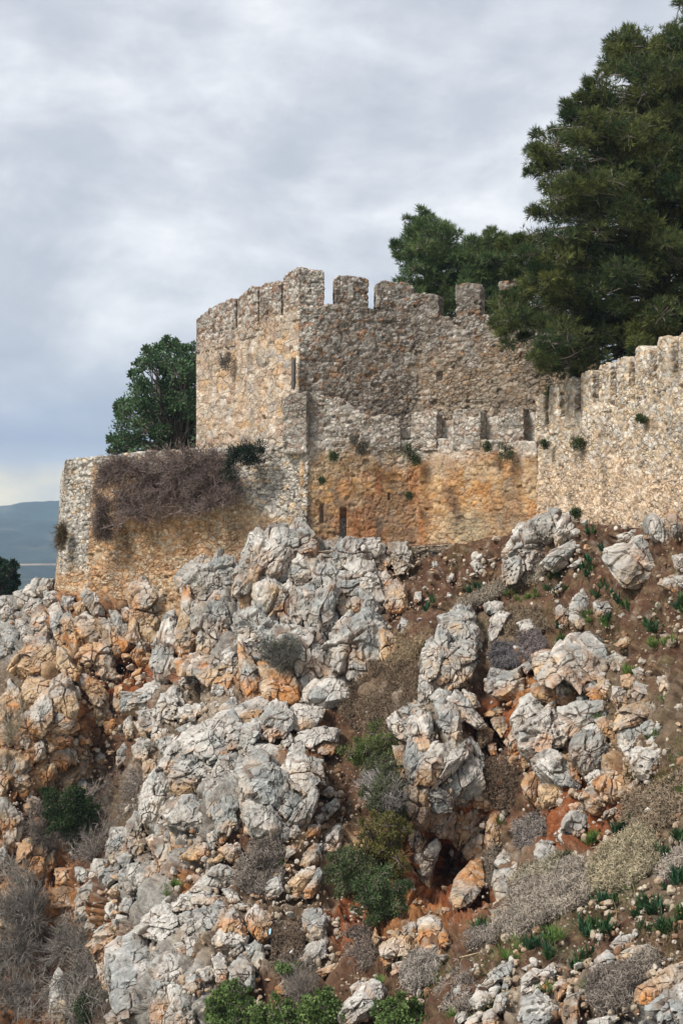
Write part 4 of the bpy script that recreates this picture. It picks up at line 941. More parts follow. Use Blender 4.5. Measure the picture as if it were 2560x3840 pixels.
D w |390,1170 440,1150 460,1180 420,1220
H w |320,570 370,470 440,420 520,460 520,540 440,600 400,660 390,700 340,680
H ws |530,520 640,430 650,450 620,500 560,540
H gp |410,680 460,600 560,550 670,510 700,600 720,700 760,740 700,770 600,800 520,850 450,880 400,780
H g |680,510 800,470 900,460 1020,500 1050,560 1040,600 900,640 780,700 720,680
H g |760,740 860,660 940,630 980,700 1020,780 1000,900 920,960 830,960 780,880 750,800
H g |500,900 600,830 670,850 740,930 820,1000 840,1100 780,1130 720,1060 600,1050 530,960
H os |390,1070 420,1000 500,980 530,1060 520,1150 560,1260 500,1230 420,1140
H t |520,1080 620,1050 700,1080 770,1180 640,1210 560,1220
H t |840,1130 900,1070 960,1090 1040,1190 1020,1230 930,1270 860,1230 830,1160
H t |920,1060 1000,1000 1110,980 1140,1100 1060,1190 980,1150
H w |700,1350 740,1270 860,1290 900,1360 830,1410 790,1440 710,1400
H w |630,1430 670,1380 780,1460 770,1520 700,1500
H w |1100,700 1170,650 1250,650 1270,740 1200,800 1160,860 1110,770
H w |1270,630 1350,580 1420,600 1430,700 1350,700 1290,680
H g |1310,750 1340,710 1410,740 1390,780 1320,780
H wp |1180,860 1230,800 1330,790 1430,800 1450,930 1330,970 1250,1010 1200,930
H t |1130,890 1180,880 1200,960 1240,1090 1160,1120 1140,1000
H t |1150,490 1300,450 1400,460 1430,560 1280,600 1100,640 1080,560
H t |930,600 1000,580 1050,620 1060,720 1000,700 960,640
H w |860,1010 930,960 1010,980 960,1040 890,1060
H t |990,1270 1060,1240 1090,1250 1000,1310
H o |730,1220 800,1200 850,1240 780,1270
H o |720,900 790,970 810,1040 760,1020
H g |800,430 850,420 860,450 810,470
H t |380,780 410,800 430,900 400,960 385,900
H o |140,780 190,770 190,830 160,840
# under|ground below the battlement wall
C wp |960,400 980,280 1020,220 1060,140 1150,120 1200,180 1260,250 1260,360 1190,440 1100,490 1040,550 990,570 980,500
C gp |1150,100 1290,50 1380,20 1390,80 1340,170 1330,260 1260,260 1200,180
C wp |1330,220 1350,140 1400,60 1450,30 1500,70 1490,160 1450,230 1350,320
C w |1220,430 1300,340 1400,290 1470,230 1540,230 1560,270 1450,370 1400,420 1340,460 1280,440
C w |1430,440 1500,400 1568,370 1540,400 1480,450
D w |740,720 790,650 830,640 890,690 890,790 850,810 800,790 740,770
D w |735,780 800,800 870,840 860,890 790,890 740,830
D g |910,710 1010,700 1080,780 1020,790 990,820 920,790
D t |640,760 670,730 720,780 720,880 680,880 640,830
D ws |975,380 1000,310 1080,290 1160,280 1200,230 1280,215 1380,260 1470,330 1470,400 1440,510 1320,590 1220,600 1130,590 1080,540 1030,450
D w |1090,210 1170,190 1270,150 1300,200 1210,230 1150,270 1090,260
D gf |1300,110 1370,60 1420,120 1480,200 1530,290 1470,310 1380,250 1310,190
D w |1500,370 1590,360 1590,480 1520,460
D m |1390,570 1440,530 1520,520 1560,600 1530,640 1450,600
D g |1500,520 1590,500 1600,600 1560,600
D b |1440,60 1500,40 1590,160 1590,250 1500,200
D w |750,180 800,170 840,190 780,220
D w |330,1030 400,1050 420,1100 360,1110
D ws |610,600 700,550 690,570 620,610
D w |1090,800 1130,785 1160,830 1110,820
D w |1400,940 1490,950 1480,970 1410,960
D t |1330,200 1290,230 1400,240 1390,210
C w |850,900 900,800 960,760 1000,780 960,860 920,920 890,1010 860,960
C w |1060,860 1150,840 1270,870 1260,900 1170,900 1110,970 1080,900
C g |810,720 880,705 950,710 940,770 860,785 820,760
C m |820,1280 880,1200 1000,1210 1080,1190 1110,1280 1080,1370 1020,1420 930,1390 850,1340
C w |720,360 750,340 830,370 790,400 740,400
C w |715,420 750,405 800,440 770,480 740,460
C t |840,390 900,380 940,380 880,410
C ws |300,690 310,630 345,630 345,690
C w |180,890 210,820 250,840 240,890
C w |430,430 450,400 475,430 450,450
C w |540,530 580,490 590,510 560,550
C g |870,240 900,220 945,235 910,250
# foot|jagged rocks at bottom right
K wf |1010,1270 1070,1190 1190,1120 1240,1110 1190,1200 1100,1250 1050,1300
K w |1080,1440 1110,1370 1160,1340 1180,1400 1150,1470 1100,1470
K w |800,1290 850,1260 900,1330 870,1380 800,1370
K g |900,1420 960,1330 1040,1330 1060,1400 980,1470 920,1460
K w |800,1540 830,1490 900,1470 890,1530 820,1560
K t |890,1540 960,1480 1000,1490 950,1600 880,1600
K t |1000,1500 1070,1470 1110,1520 1100,1600 1010,1600
K wp |1290,1240 1350,1180 1440,1170 1500,1130 1568,1150 1500,1230 1400,1300 1320,1340 1290,1300
K wp |1300,1400 1400,1330 1480,1380 1520,1480 1480,1600 1300,1600 1280,1480
K w |1060,1320 1100,1280 1120,1310 1080,1400
K w |1140,1300 1180,1200 1200,1250 1180,1320
L w |940,1100 1000,1040 1060,1050 1060,1120 980,1180 930,1150
L w |1040,990 1110,930 1190,920 1180,990 1080,1030
L t |1085,1080 1180,1010 1290,980 1360,990 1310,1040 1200,1080 1130,1110
L w |870,1170 930,1130 970,1180 890,1235
L gp |1340,1420 1400,1360 1600,1250 1600,1600 1440,1600 1350,1500
L tf |1250,1380 1260,1290 1380,1230 1470,1150 1600,1130 1600,1240 1420,1330 1330,1400
L tp |620,1290 680,1240 740,1260 700,1330 640,1400
L tp |670,1480 720,1380 800,1350 790,1450 790,1600 700,1600
L w |1450,1090 1500,1070 1530,1090 1470,1105
L w |860,1550 1080,1500 1040,1600 870,1600
L w |1200,880 1230,870 1240,920 1200,930
L w |380,1160 470,1120 520,1130 450,1180
L t |520,1300 600,1210 620,1240 560,1330
L w |440,1460 520,1400 560,1500 500,1600 430,1600
'''
ORD = 'leftmost second third fourth fifth sixth seventh eighth ninth tenth'.split()
ROW = ['top', 'second', 'third', 'fourth', 'fifth', 'sixth', 'seventh', 'eighth', 'ninth', 'tenth', 'eleventh', 'twelfth']
CN = dict(g='grey', w='pale grey', t='tan', o='rusty orange', m='two toned', b='brown')
SPECIAL = {('D', 'ws', 500): 'large pale domed boulder split by a branching crack, right of centre on slope', ('D', 'ws', 975): 'large rounded grey and cream boulder resting on bare soil near right edge',
           ('G', 'os', 970): 'smooth bright orange slab under the dark overhang', ('I', 'gs', 800): 'big smooth grey slab with diagonal cracks at the lower left',
           ('B', 'ws', 980): 'small bluish white wedge of rock at the foot of the slit outcrop', ('C', 'wp', 960): 'tall pitted pale rock where the curtain wall meets the battlement wall',
           ('A', 't', 965): 'tall cream column with an orange face under the terrace wall', ('A', 'wn', 1210): 'tall pale column beside the black vertical crack'}
def rank_labels(items, fmt, per=8):
    """items: (object, u, v); fmt gets the place words"""
    order = sorted(items, key=lambda t: t[2]); nrow = math.ceil(len(order)/per)
    RW = 'one two three four five six seven eight nine ten eleven twelve thirteen fourteen'.split()
    for r in range(nrow):
        row = sorted(order[r*per:(r+1)*per], key=lambda t: t[1])
        for q, (o, u, v) in enumerate(row): o['label'] = fmt.format(p=(ORD[q] if q == 0 else ORD[q]+' from left')+' in row '+RW[r])
def rocks():
    zones = {}; z = None
    for ln in ROCKS.strip().splitlines():
        if ln.startswith('#'): k, lab = ln[2:].split('|'); z = zones.setdefault(k, [lab, []]); continue
        h, pts = ln.split('|'); t, st = h.split(); P = T(t, pts); key = (t, st, int(pts.split()[0].split(',')[0]))
        z[1].append((P, st, key))
    for k, (lab, items) in zones.items():
        cent = [(sum(p[0] for p in it[0])/len(it[0]), sum(p[1] for p in it[0])/len(it[0])) for it in items]
        order = sorted(range(len(items)), key=lambda i: cent[i][1]); per = 6
        nrow = math.ceil(len(items)/per)
        for r in range(nrow):
            row = sorted(order[r*per:(r+1)*per], key=lambda i: cent[i][0])
            for q, i in enumerate(row):
                P, st, key = items[i]; w_ = max(p[0] for p in P)-min(p[0] for p in P); h_ = max(p[1] for p in P)-min(p[1] for p in P)
                sh = 'upright' if h_ > 1.5*w_ else 'flat' if w_ > 1.7*h_ else 'blocky'
                l = SPECIAL.get(key) or f"{CN[st[0]]} {sh} rock, {ORD[q]} in {ROW[r]} row, {lab}"
                small = max(w_, h_) < 45
                if small: l = l.replace(' rock,', ' stone,', 1)
                make_rock(P, st, l, cat='stone' if small else 'rock', name='limestone_stone' if small else 'limestone_rock', group=lab, zoom=1.0 if k in ('under', 'gully', 'foot', 'ridge') else 1.075)
rocks()
# ------------------------------------------------------------------ loose stones
def surf(u, v): return ray(u, v, YT(u, v))
def in_any(u, v, polys): return any(inpoly(np.array([u]), np.array([v]), p)[0] for p in polys)
def rubble():
    protos = []
    for k in range(14):
        rg = np.random.default_rng(900+k); D, Fc = ICO[3]; r = np.ones(len(D))
        for _ in range(11):
            n = rg.normal(size=3); n /= np.linalg.norm(n); dn = D@n; r = np.where(dn > 1e-3, np.minimum(r, rg.uniform(.42, .82)/np.maximum(dn, 1e-3)), r)
        P = D*r[:, None]*np.array([1, .85, .7]); P = P*(1+(fbm(P*3+k, 3, k)-.5)[:, None]*.25)
        st = ['w', 'w', 'w', 't', 'w', 'g', 't', 'w', 't', 'o', 'w', 'g', 't', 'm'][k]
        c = rock_colors(P*.6+k*3, st, P[:, 2]*0, np.zeros(len(P)), np.full(len(P), k*77777, np.uint32), k)
        protos.append((P, Fc, c, st))
    datas = [mesh_data('loose_stone', P, Fc, M_STONE, c, smooth=False) for P, Fc, c, _ in protos]
    Z_ = [  # poly, count, size range (px), types, phrase
      ([(1530,2090),(1900,2060),(1900,2230),(1560,2420),(1520,2250)], 36, (7, 17), [0,1,2,3,4,6], 'small pale stone on the soil below the curtain wall'),
      ([(560,2570),(900,2560),(900,2680),(700,2850),(560,2800)], 34, (14, 34), [0,1,4,7,5], 'white rubble stone on the shelf left of the domed outcrop'),
      ([(260,2740),(470,2720),(360,3000),(300,2900)], 14, (9, 20), [3,6,9,0], 'tan rubble stone in the hollow of the rusty cliff'),
      ([(930,3300),(1290,3180),(1200,3620),(1000,3620)], 28, (10, 26), [0,3,6,7,13], 'pale stone wedged in the brushy gully'),
      ([(960,3560),(1080,3560),(1070,3780),(960,3760)], 16, (9, 18), [9,3,13], 'reddish stone in the red scree gully'),
      ([(1700,3600),(2350,3560),(2350,3830),(1700,3830)], 34, (10, 30), [0,1,2,3,6], 'pale stone among the rocks at the bottom right'),
      ([(2000,2280),(2560,2250),(2560,2760),(2300,2760),(2050,2500)], 26, (6, 14), [0,3,4,6,9], 'small stone on the weedy slope below the battlement wall'),
      ([(2000,1990),(2450,1930),(2400,2080),(2150,2120)], 22, (9, 22), [0,1,3,6], 'pale stone at the foot of the battlement wall'),
      ([(1400,3350),(1740,3330),(1700,3600),(1420,3640)], 34, (10, 28), [9,3,6,13], 'orange stone in the red bank under the overhang'),
      ([(470,3270),(660,3260),(640,3480),(440,3480)], 34, (14, 34), [0,5,1,11,4], 'pale block on the stepped pile at the lower left'),
      ([(300,3250),(450,3250),(440,3480),(330,3480)], 16, (14, 32), [9,3,6,13], 'tan block left of the stepped pile'),
      ([(440,2440),(600,2440),(600,2560),(450,2600)], 14, (14, 30), [9,3,6,13], 'orange block in the hollow of the rusty cliff'),
      ([(1700,2560),(2000,2600),(1920,3000),(1780,3000)], 18, (9, 22), [3,9,0,6], 'tan stone in the gap between the two outcrops')]
    SH = {z[4]: w_ for z, w_ in zip(Z_, ['soil below curtain wall', 'shelf beside domed outcrop', 'hollow in rusty cliff', 'brushy gully', 'red scree gully', 'rocks at bottom right', 'weedy right slope', 'foot of battlement wall', 'red bank under overhang', 'stepped pile at lower left', 'left of stepped pile', 'rusty cave in left cliff', 'gap between outcrops'])}
    for poly, n, (s0, s1), types, ph in Z_:
        xs, ys = zip(*poly); k = 0; lst = []
        while k < n:
            u, v = rng.uniform(min(xs), max(xs)), rng.uniform(min(ys), max(ys))
            if not in_any(u, v, [poly]): continue
            k += 1; Y = float(YT(u, v)); s = (s0+(s1-s0)*rng.random()**2.2)*Y/F*.95
            t = types[rng.integers(len(types))]; p = surf(u, v)
            o = bpy.data.objects.new('loose_stone', datas[t]); o.location = tuple(p+np.array([0, -.25*s-.12, .12+.1*s])); o.scale = (s*rng.uniform(.8, 1.35), s, s*rng.uniform(.7, 1.1))
            o.rotation_euler = tuple(rng.uniform(-3, 3, 3)*np.array([.15, .15, 1])); COL.objects.link(o)
            lst.append((o, u, v)); tag(o, ph, 'stone', 'loose '+ph.replace('small ', '').replace('stone ', 'stones ', 1))
        rank_labels(lst, ph.split(' ', 1)[0]+' loose stone {p}, '+SH[ph])
    # gravel: far too many to count
    D, Fc = ICO[1]; Vs, Fs, Cs = [], [], []; nb = 0
    allp = [([(1400,2080),(1900,2050),(2560,1900),(2560,3840),(1300,3840),(1250,3500),(1250,2700),(1400,2500)], 5000), ([(0,2250),(700,2400),(1300,2700),(1300,3840),(0,3840)], 4500)]
    for poly, n in allp:
        xs, ys = zip(*poly); u = rng.uniform(min(xs), max(xs), n); v = rng.uniform(min(ys), max(ys), n); m = inpoly(u, v, poly); u, v = u[m], v[m]
        P = surf(u, v); dens = fbm(P*.5, 3, 77); m = rng.random(len(u)) < sstep(.35, .62, dens)+.15; P = P[m]
        for p in P:
            s = .022+.085*rng.random()**4
            r = rng.uniform(.7, 1.1, (len(D), 1)); q = D*r*s*rng.uniform(.6, 1.3, 3)+p+np.array([0, -.13, .13])
            Vs.append(q); Fs.append(Fc+nb); nb += len(D); b = [(.46, .41, .35), (.36, .27, .19), (.25, .15, .09), (.40, .33, .25)][rng.integers(4)]; Cs.append(np.tile(np.array(b)*rng.uniform(.7, 1.1), (len(D), 1)))
    mobj('gravel', np.concatenate(Vs), np.concatenate(Fs), M_STONE, np.concatenate(Cs), smooth=False, kind='stuff', label='pale gravel and chips scattered over the brown slope', cat='gravel')
rubble()

# ------------------------------------------------------------------ vegetation helpers
def leaves(P, dirs, ln, wd, fold=.0, rg=rng):
    """one thin quad-ish blade (2 tris as a kite) per point"""
    n = len(P); d = dirs/np.linalg.norm(dirs, axis=1, keepdims=True); a = np.cross(d, rg.normal(size=(n, 3))); a /= np.linalg.norm(a, axis=1, keepdims=True)+1e-9
    ln = np.broadcast_to(ln, n)[:, None]; wd = np.broadcast_to(wd, n)[:, None]
    V = np.stack([P, P+d*ln*.45+a*wd, P+d*ln, P+d*ln*.45-a*wd], 1).reshape(-1, 3)
    b = np.arange(n)[:, None]*4; return V, np.concatenate([b, b+1, b+2, b+3], 1)
def rdir(n, rg=rng): d = rg.normal(size=(n, 3)); return d/np.linalg.norm(d, axis=1, keepdims=True)
def seg_tris(A, B, ra_, rb_):
    """three sided twig prisms"""
    d = B-A; d /= np.linalg.norm(d, axis=1, keepdims=True)+1e-9; a = np.cross(d, [.3, .5, .81]); a /= np.linalg.norm(a, axis=1, keepdims=True)+1e-9; b = np.cross(d, a)
    V = []
    for Q, r in ((A, ra_), (B, rb_)):
        for k in range(3):
            t = k*2.0944; V.append(Q+np.reshape(r, (-1, 1))*(a*math.cos(t)+b*math.sin(t)))
    V = np.stack(V, 1).reshape(-1, 3); i = np.arange(len(A))[:, None]*6
    Fq = np.concatenate([np.concatenate([i+k, i+(k+1) % 3, i+3+(k+1) % 3, i+3+k], 1) for k in range(3)]); return V, Fq
def branch_system(base, tips, r0, rg, wob=.12, nseg=7, droop=0.):
    """limbs from base to every tip, curved"""
    A, B, RA, RB = [], [], [], []
    for tp in tips:
        tp = np.array(tp); L_ = np.linalg.norm(tp-base); mid = base+(tp-base)*.5+np.array([0, 0, L_*(.10-droop)])+rg.normal(size=3)*L_*wob*.5
        t = np.linspace(0, 1, nseg+1)[:, None]; C = (1-t)**2*base+2*t*(1-t)*mid+t*t*tp; C[1:-1] += rg.normal(size=(nseg-1, 3))*L_*.018
        r = r0*(1-t[:, 0])**.9+.012; A.append(C[:-1]); B.append(C[1:]); RA.append(r[:-1]); RB.append(r[1:])
    return seg_tris(np.concatenate(A), np.concatenate(B), np.concatenate(RA), np.concatenate(RB))
def pine(name, crown_px, Y, depth, base, label, seed, nblob=90, tufts=120, need=8, nl=.26, col=((.035, .065, .028), (.085, .105, .030)), rpx=(55, 105), trunk_r=.28, trunk_top=.7, wdt=.011, sep=.33):
    rg = np.random.default_rng(seed); t = empty(name, base, label=label, cat='tree')
    xs, ys = zip(*crown_px); B = []
    tries = 0
    while len(B) < nblob and tries < 40000:
        tries += 1; u, v = rg.uniform(min(xs), max(xs)), rg.uniform(min(ys), max(ys))
        if not inpoly(np.array([u]), np.array([v]), crown_px)[0]: continue
        r = rg.uniform(*rpx)
        if any((u-b[0])**2+(v-b[1])**2+(b[3]*60)**2*0 < (sep*(r+b[2]))**2 and rg.random() < .8 for b in B): continue
        B.append((u, v, r, rg.uniform(-1, 1)))
    ed = [b for b in B if not all(inpoly(np.array([b[0]+math.cos(a)*b[2]*1.1]), np.array([b[1]+math.sin(a)*b[2]*1.1]), crown_px)[0] for a in np.arange(8)*.785)]
    cx, cy = np.mean([b[0] for b in B]), np.mean([b[1] for b in B])
    if nblob > 20:
        for b in ed*2:
            a = math.atan2(b[1]-cy, b[0]-cx)+rg.normal()*.5; rr_ = b[2]*rg.uniform(.9, 1.6); B.append((b[0]+math.cos(a)*rr_, b[1]+math.sin(a)*rr_, b[2]*rg.uniform(.2, .42), b[3]))
    C = np.array([ray(u, v, Y+d*depth) for u, v, r, d in B]); Rr = np.array([r*Y/F for _, _, r, _ in B])
    base = np.array(base, float); top = np.array(C[np.argmax(C[:, 2])]); ax = base+(top-base)*trunk_top
    tv, tf = tube([base+np.array([0, 0, -.6]), base+(ax-base)*.3+rg.normal(size=3)*.08, base+(ax-base)*.65+rg.normal(size=3)*.12, ax], [trunk_r*1.2, trunk_r, trunk_r*.7, trunk_r*.3], 10)
    mobj('trunk', tv-base, tf, M_BARK, np.tile((.12, .09, .07), (len(tv), 1)), parent=t, local=True)
    VA, FA = [], []; nb = 0
    for c, r in zip(C, Rr):
        h = np.clip((c[2]-base[2]-r*.5)/max(.1, ax[2]-base[2]), .05, .95); st = base+(ax-base)*h
        v_, f_ = branch_system(st, [c], .045+.02*r, rg); VA.append(v_); FA.append(f_+nb); nb += len(v_)
        tp = c+rdir(9, rg)*r*.8; v_, f_ = branch_system(c, tp, .022, rg, nseg=4); VA.append(v_); FA.append(f_+nb); nb += len(v_)
    V = np.concatenate(VA); mobj('limb', V-base, np.concatenate(FA), M_BARK, np.tile((.20, .17, .145), (len(V), 1)), parent=t, local=True)
    # needle tufts
    Pt, Dt, Ct = [], [], []
    for k, (c, r) in enumerate(zip(C, Rr)):
        n = int(tufts*rg.uniform(.7, 1.2)*min(1, .12+(r/(np.mean(rpx)*Y/F))**1.5)); d = rdir(n, rg); d[:, 2] = d[:, 2]*.8+.12
        rad = r*rg.random(n)**.42*(.45+1.1*fbm(d*2.2+k, 3, k))*(1+.25*np.abs(rg.normal(size=n))); p = c+d*rad[:, None]*np.array([1.08, 1.0, .80]); p[:, 2] -= .0
        mixv = np.clip(rg.normal(.35, .25)+rg.normal(0, .18, n), 0, 1)
        cc = np.array(col[0])*(1-mixv[:, None])+np.array(col[1])*mixv[:, None]
        Pt.append(p); Dt.append(d+np.array([0, 0, .55])+rg.normal(size=(n, 3))*.4); Ct.append(cc)
    P = np.repeat(np.concatenate(Pt), need, 0); Dd = np.repeat(np.concatenate(Dt), need, 0); Cc = np.repeat(np.concatenate(Ct), need, 0)
    dd = Dd/np.linalg.norm(Dd, axis=1, keepdims=True)+rg.normal(size=P.shape)*.55
    V, Fq = leaves(P, dd, nl*rg.uniform(.6, 1.15, len(P)), wdt, rg=rg)
    mobj('crown', V-base, Fq, M_LEAF, np.repeat(Cc*rg.uniform(.75, 1.25, (len(Cc), 1)), 4, 0), smooth=False, parent=t, local=True)
    return t
def broad(name, crown_px, Y, depth, base, label, seed, nblob=40, nleaf=300, ll=.10, lw=.03, col=((.03, .06, .028), (.06, .10, .04)), rpx=(35, 70), trunk_r=.2, cat='tree', trunk=True, group=None, sticks=True):
    rg = np.random.default_rng(seed); t = empty(name, base, label=label, cat=cat, group=group); base = np.array(base, float)
    xs, ys = zip(*crown_px); B = []; tries = 0
    while len(B) < nblob and tries < 30000:
        tries += 1; u, v = rg.uniform(min(xs), max(xs)), rg.uniform(min(ys), max(ys))
        if not inpoly(np.array([u]), np.array([v]), crown_px)[0]: continue
        r = rg.uniform(*rpx)
        if any((u-b[0])**2+(v-b[1])**2 < (.38*(r+b[2]))**2 and rg.random() < .8 for b in B): continue
        B.append((u, v, r, rg.uniform(-1, 1)))
    ed = [b for b in B if not all(inpoly(np.array([b[0]+math.cos(a)*b[2]*1.1]), np.array([b[1]+math.sin(a)*b[2]*1.1]), crown_px)[0] for a in np.arange(8)*.785)]
    cx, cy = np.mean([b[0] for b in B]), np.mean([b[1] for b in B])
    if nblob > 20:
        for b in ed*2:
            a = math.atan2(b[1]-cy, b[0]-cx)+rg.normal()*.5; rr_ = b[2]*rg.uniform(.9, 1.6); B.append((b[0]+math.cos(a)*rr_, b[1]+math.sin(a)*rr_, b[2]*rg.uniform(.2, .42), b[3]))
    C = np.array([ray(u, v, Y+d*depth) for u, v, r, d in B]); Rr = np.array([r*Y/F for _, _, r, _ in B])
    v_, f_ = branch_system(base, C, trunk_r*.35, rg); VV, FF = [v_], [f_]; nb = len(v_)
    if sticks:
        for c, r in zip(C, Rr):
            v_, f_ = branch_system(c, c+rdir(7, rg)*r, .012+trunk_r*.03, rg, nseg=3); VV.append(v_); FF.append(f_+nb); nb += len(v_)
    V = np.concatenate(VV); mobj('stem', V-base, np.concatenate(FF), M_BARK, np.tile((.14, .115, .10), (len(V), 1)), parent=t, local=True)
    Pt, Ct, Dt = [], [], []
    for k, (c, r) in enumerate(zip(C, Rr)):
        n = int(nleaf*rg.uniform(.6, 1.3)*min(1, .12+(r/(np.mean(rpx)*Y/F))**1.5)); d = rdir(n, rg); rad = r*rg.random(n)**.4*(.5+.9*fbm(d*2+k*3, 3, k))*(1+.25*np.abs(rg.normal(size=n))); p = c+d*rad[:, None]
        m = np.clip(rg.normal(.4, .2)+rg.normal(0, .2, n), 0, 1)[:, None]; Pt.append(p); Dt.append(d+rg.normal(size=(n, 3))*.8+np.array([0, 0, .2])); Ct.append(np.array(col[0])*(1-m)+np.array(col[1])*m)
    P = np.concatenate(Pt); V, Fq = leaves(P, np.concatenate(Dt), ll*rg.uniform(.6, 1.2, len(P)), lw*rg.uniform(.7, 1.2, len(P)), rg=rg)
    mobj('crown', V-base, Fq, M_LEAF, np.repeat(np.concatenate(Ct), 4, 0), smooth=False, parent=t, local=True)
    return t
def twig_shrub(name, poly_px, Y, depth, base, label, seed, nmain=60, nsub=28, col=(.16, .13, .12), r=.014, group=None, Yf=None, lsub=.28, cat='shrub', back=None, leafcol=None, nleaf=0, droop=0., l2=6, roots=1, root_v=None):
    """bare, tangled bush: arching stems with many fine side twigs"""
    rg = np.random.default_rng(seed); base = np.array(base, float); xs, ys = zip(*poly_px); tips = []
    while len(tips) < nmain:
        u, v = rg.uniform(min(xs), max(xs)), rg.uniform(min(ys), max(ys))
        if inpoly(np.array([u]), np.array([v]), poly_px)[0]: tips.append(ray(u, v, (Yf(u, v) if Yf else Y)+rg.uniform(-1, 1)*depth))
    A, B, RA, RB = [], [], [], []
    base0 = base; RT = [base]
    if roots > 1: RT = [tips[int(i)]+np.array([0, .25, -.1]) for i in rg.integers(0, len(tips), roots)]
    for tp in tips:
        if roots > 1:
            dd_ = [np.linalg.norm(tp-q)+rg.random()*.8 for q in RT]; base = RT[int(np.argmin(dd_))]
        L_ = max(.15, np.linalg.norm(tp-base)); mid = base+(tp-base)*.5+np.array([0, -.1*L_, L_*(.12+droop)])+rg.normal(size=3)*L_*.14; n = 8
        t = np.linspace(0, 1, n+1)[:, None]; C = (1-t)**2*base+2*t*(1-t)*mid+t*t*tp; C[1:-1] += rg.normal(size=(n-1, 3))*L_*.02
        rr = r*1.6*(1-t[:, 0])+r*.45; A.append(C[:-1]); B.append(C[1:]); RA.append(rr[:-1]); RB.append(rr[1:])
        k = rg.integers(n//3, n+1, nsub); s = C[k]+rg.normal(size=(nsub, 3))*.02; d = rdir(nsub, rg)*.9+(tp-base)/L_*.6+np.array([0, -.15, .1]); l = lsub*rg.uniform(.4, 1.3, nsub)[:, None]
        e = s+d*l; A.append(s); B.append(e); RA.append(np.full(nsub, r*.55)); RB.append(np.full(nsub, r*.35))
        s2 = np.repeat(s+(e-s)*.55, 2, 0); e2 = s2+rdir(len(s2), rg)*l.mean()*.75+np.repeat(d, 2, 0)*l.mean()*.3; A.append(s2); B.append(e2); RA.append(np.full(len(s2), r*.38)); RB.append(np.full(len(s2), r*.25))
    A, B, RA, RB = map(np.concatenate, (A, B, RA, RB)); V, Fq = seg_tris(A, B, RA, RB)
    cc = np.repeat(np.array(col)*rg.uniform(.5, 1.6, (len(A), 1)), 6, 0)
    base = base0; t = empty(name, base, label=label, cat=cat, group=group); mobj('branches', V-base, Fq, M_TWIG, cc, smooth=False, parent=t, local=True)
    if nleaf:
        k = rg.integers(0, len(B), nleaf); P = B[k]+rg.normal(size=(nleaf, 3))*.05; V, Fq = leaves(P, rdir(nleaf, rg)+np.array([0, 0, .3]), .07*rg.uniform(.5, 1.3, nleaf), .016, rg=rg)
        m = rg.random((nleaf, 1)); mobj('leaves', V-base, Fq, M_LEAF, np.repeat(np.array(leafcol)*(.6+.8*m), 4, 0), smooth=False, parent=t, local=True)
    return t

# ------------------------------------------------------------------ trees
pine('pine_tree', [(2600,90),(2520,130),(2440,200),(2350,170),(2290,230),(2280,330),(2210,350),(2130,400),(2120,500),(2040,560),(2030,640),(1960,690),(2010,740),(2030,800),(1995,860),(1930,900),(1935,1000),(1960,1080),(1850,1160),(1860,1185),(1960,1220),(1990,1290),(2050,1330),(2080,1410),(2110,1430),(2170,1370),(2260,1350),(2350,1310),(2560,1270),(2750,1220),(2800,600),(2760,200)],
     48.0, 2.2, tuple(ray(2462, 1345, 49.0)), 'huge dark pine behind the battlement wall filling the upper right', 5, nblob=390, tufts=115, need=9, rpx=(24, 66), trunk_r=.26, trunk_top=.85, sep=.32, col=((.038, .066, .026), (.16, .175, .05)))
pine('pine_tree', [(1560,850),(1640,810),(1720,850),(1760,930),(1760,1060),(1720,1180),(1500,1190),(1490,1060),(1490,980),(1530,900)], 64, 1.8, tuple(ray(1620, 1330, 64)), 'bright green round crowned pine behind the tower battlements', 6, nblob=75, tufts=85, need=8, rpx=(16, 44), col=((.06, .105, .04), (.15, .20, .07)), trunk_r=.2, nl=.3, wdt=.014)
pine('pine_tree', [(1770,950),(1830,890),(1890,930),(1920,1010),(1920,1200),(1740,1200),(1740,1040)], 62, 1.6, tuple(ray(1830, 1330, 62)), 'smaller pine between the round crowned pine and the huge pine', 8, nblob=60, tufts=85, need=8, rpx=(16, 42), col=((.06, .10, .04), (.14, .19, .065)), trunk_r=.18, nl=.3, wdt=.014)
broad('carob_tree', [(640,1270),(700,1320),(740,1310),(800,1400),(800,1690),(700,1690),(560,1690),(440,1680),(430,1600),(470,1500),(480,1410),(560,1330),(600,1290)], 66, 1.8, tuple(ray(680, 1720, 66)), 'dense dark green leafy tree standing behind the terrace wall left of the tower', 9, nblob=125, nleaf=190, ll=.17, lw=.045, rpx=(13, 38), trunk_r=.2, col=((.045, .09, .042), (.12, .20, .09)))
broad('oak_tree', [(-60,2110),(0,2110),(40,2130),(55,2170),(50,2220),(0,2250),(-60,2250)], 88, 1.2, tuple(ray(-10, 2300, 88)), 'small dark tree at the left edge beyond the grey ridge', 10, nblob=24, nleaf=300, ll=.22, lw=.05, rpx=(12, 28), trunk_r=.3, col=((.015, .035, .018), (.035, .065, .03)))

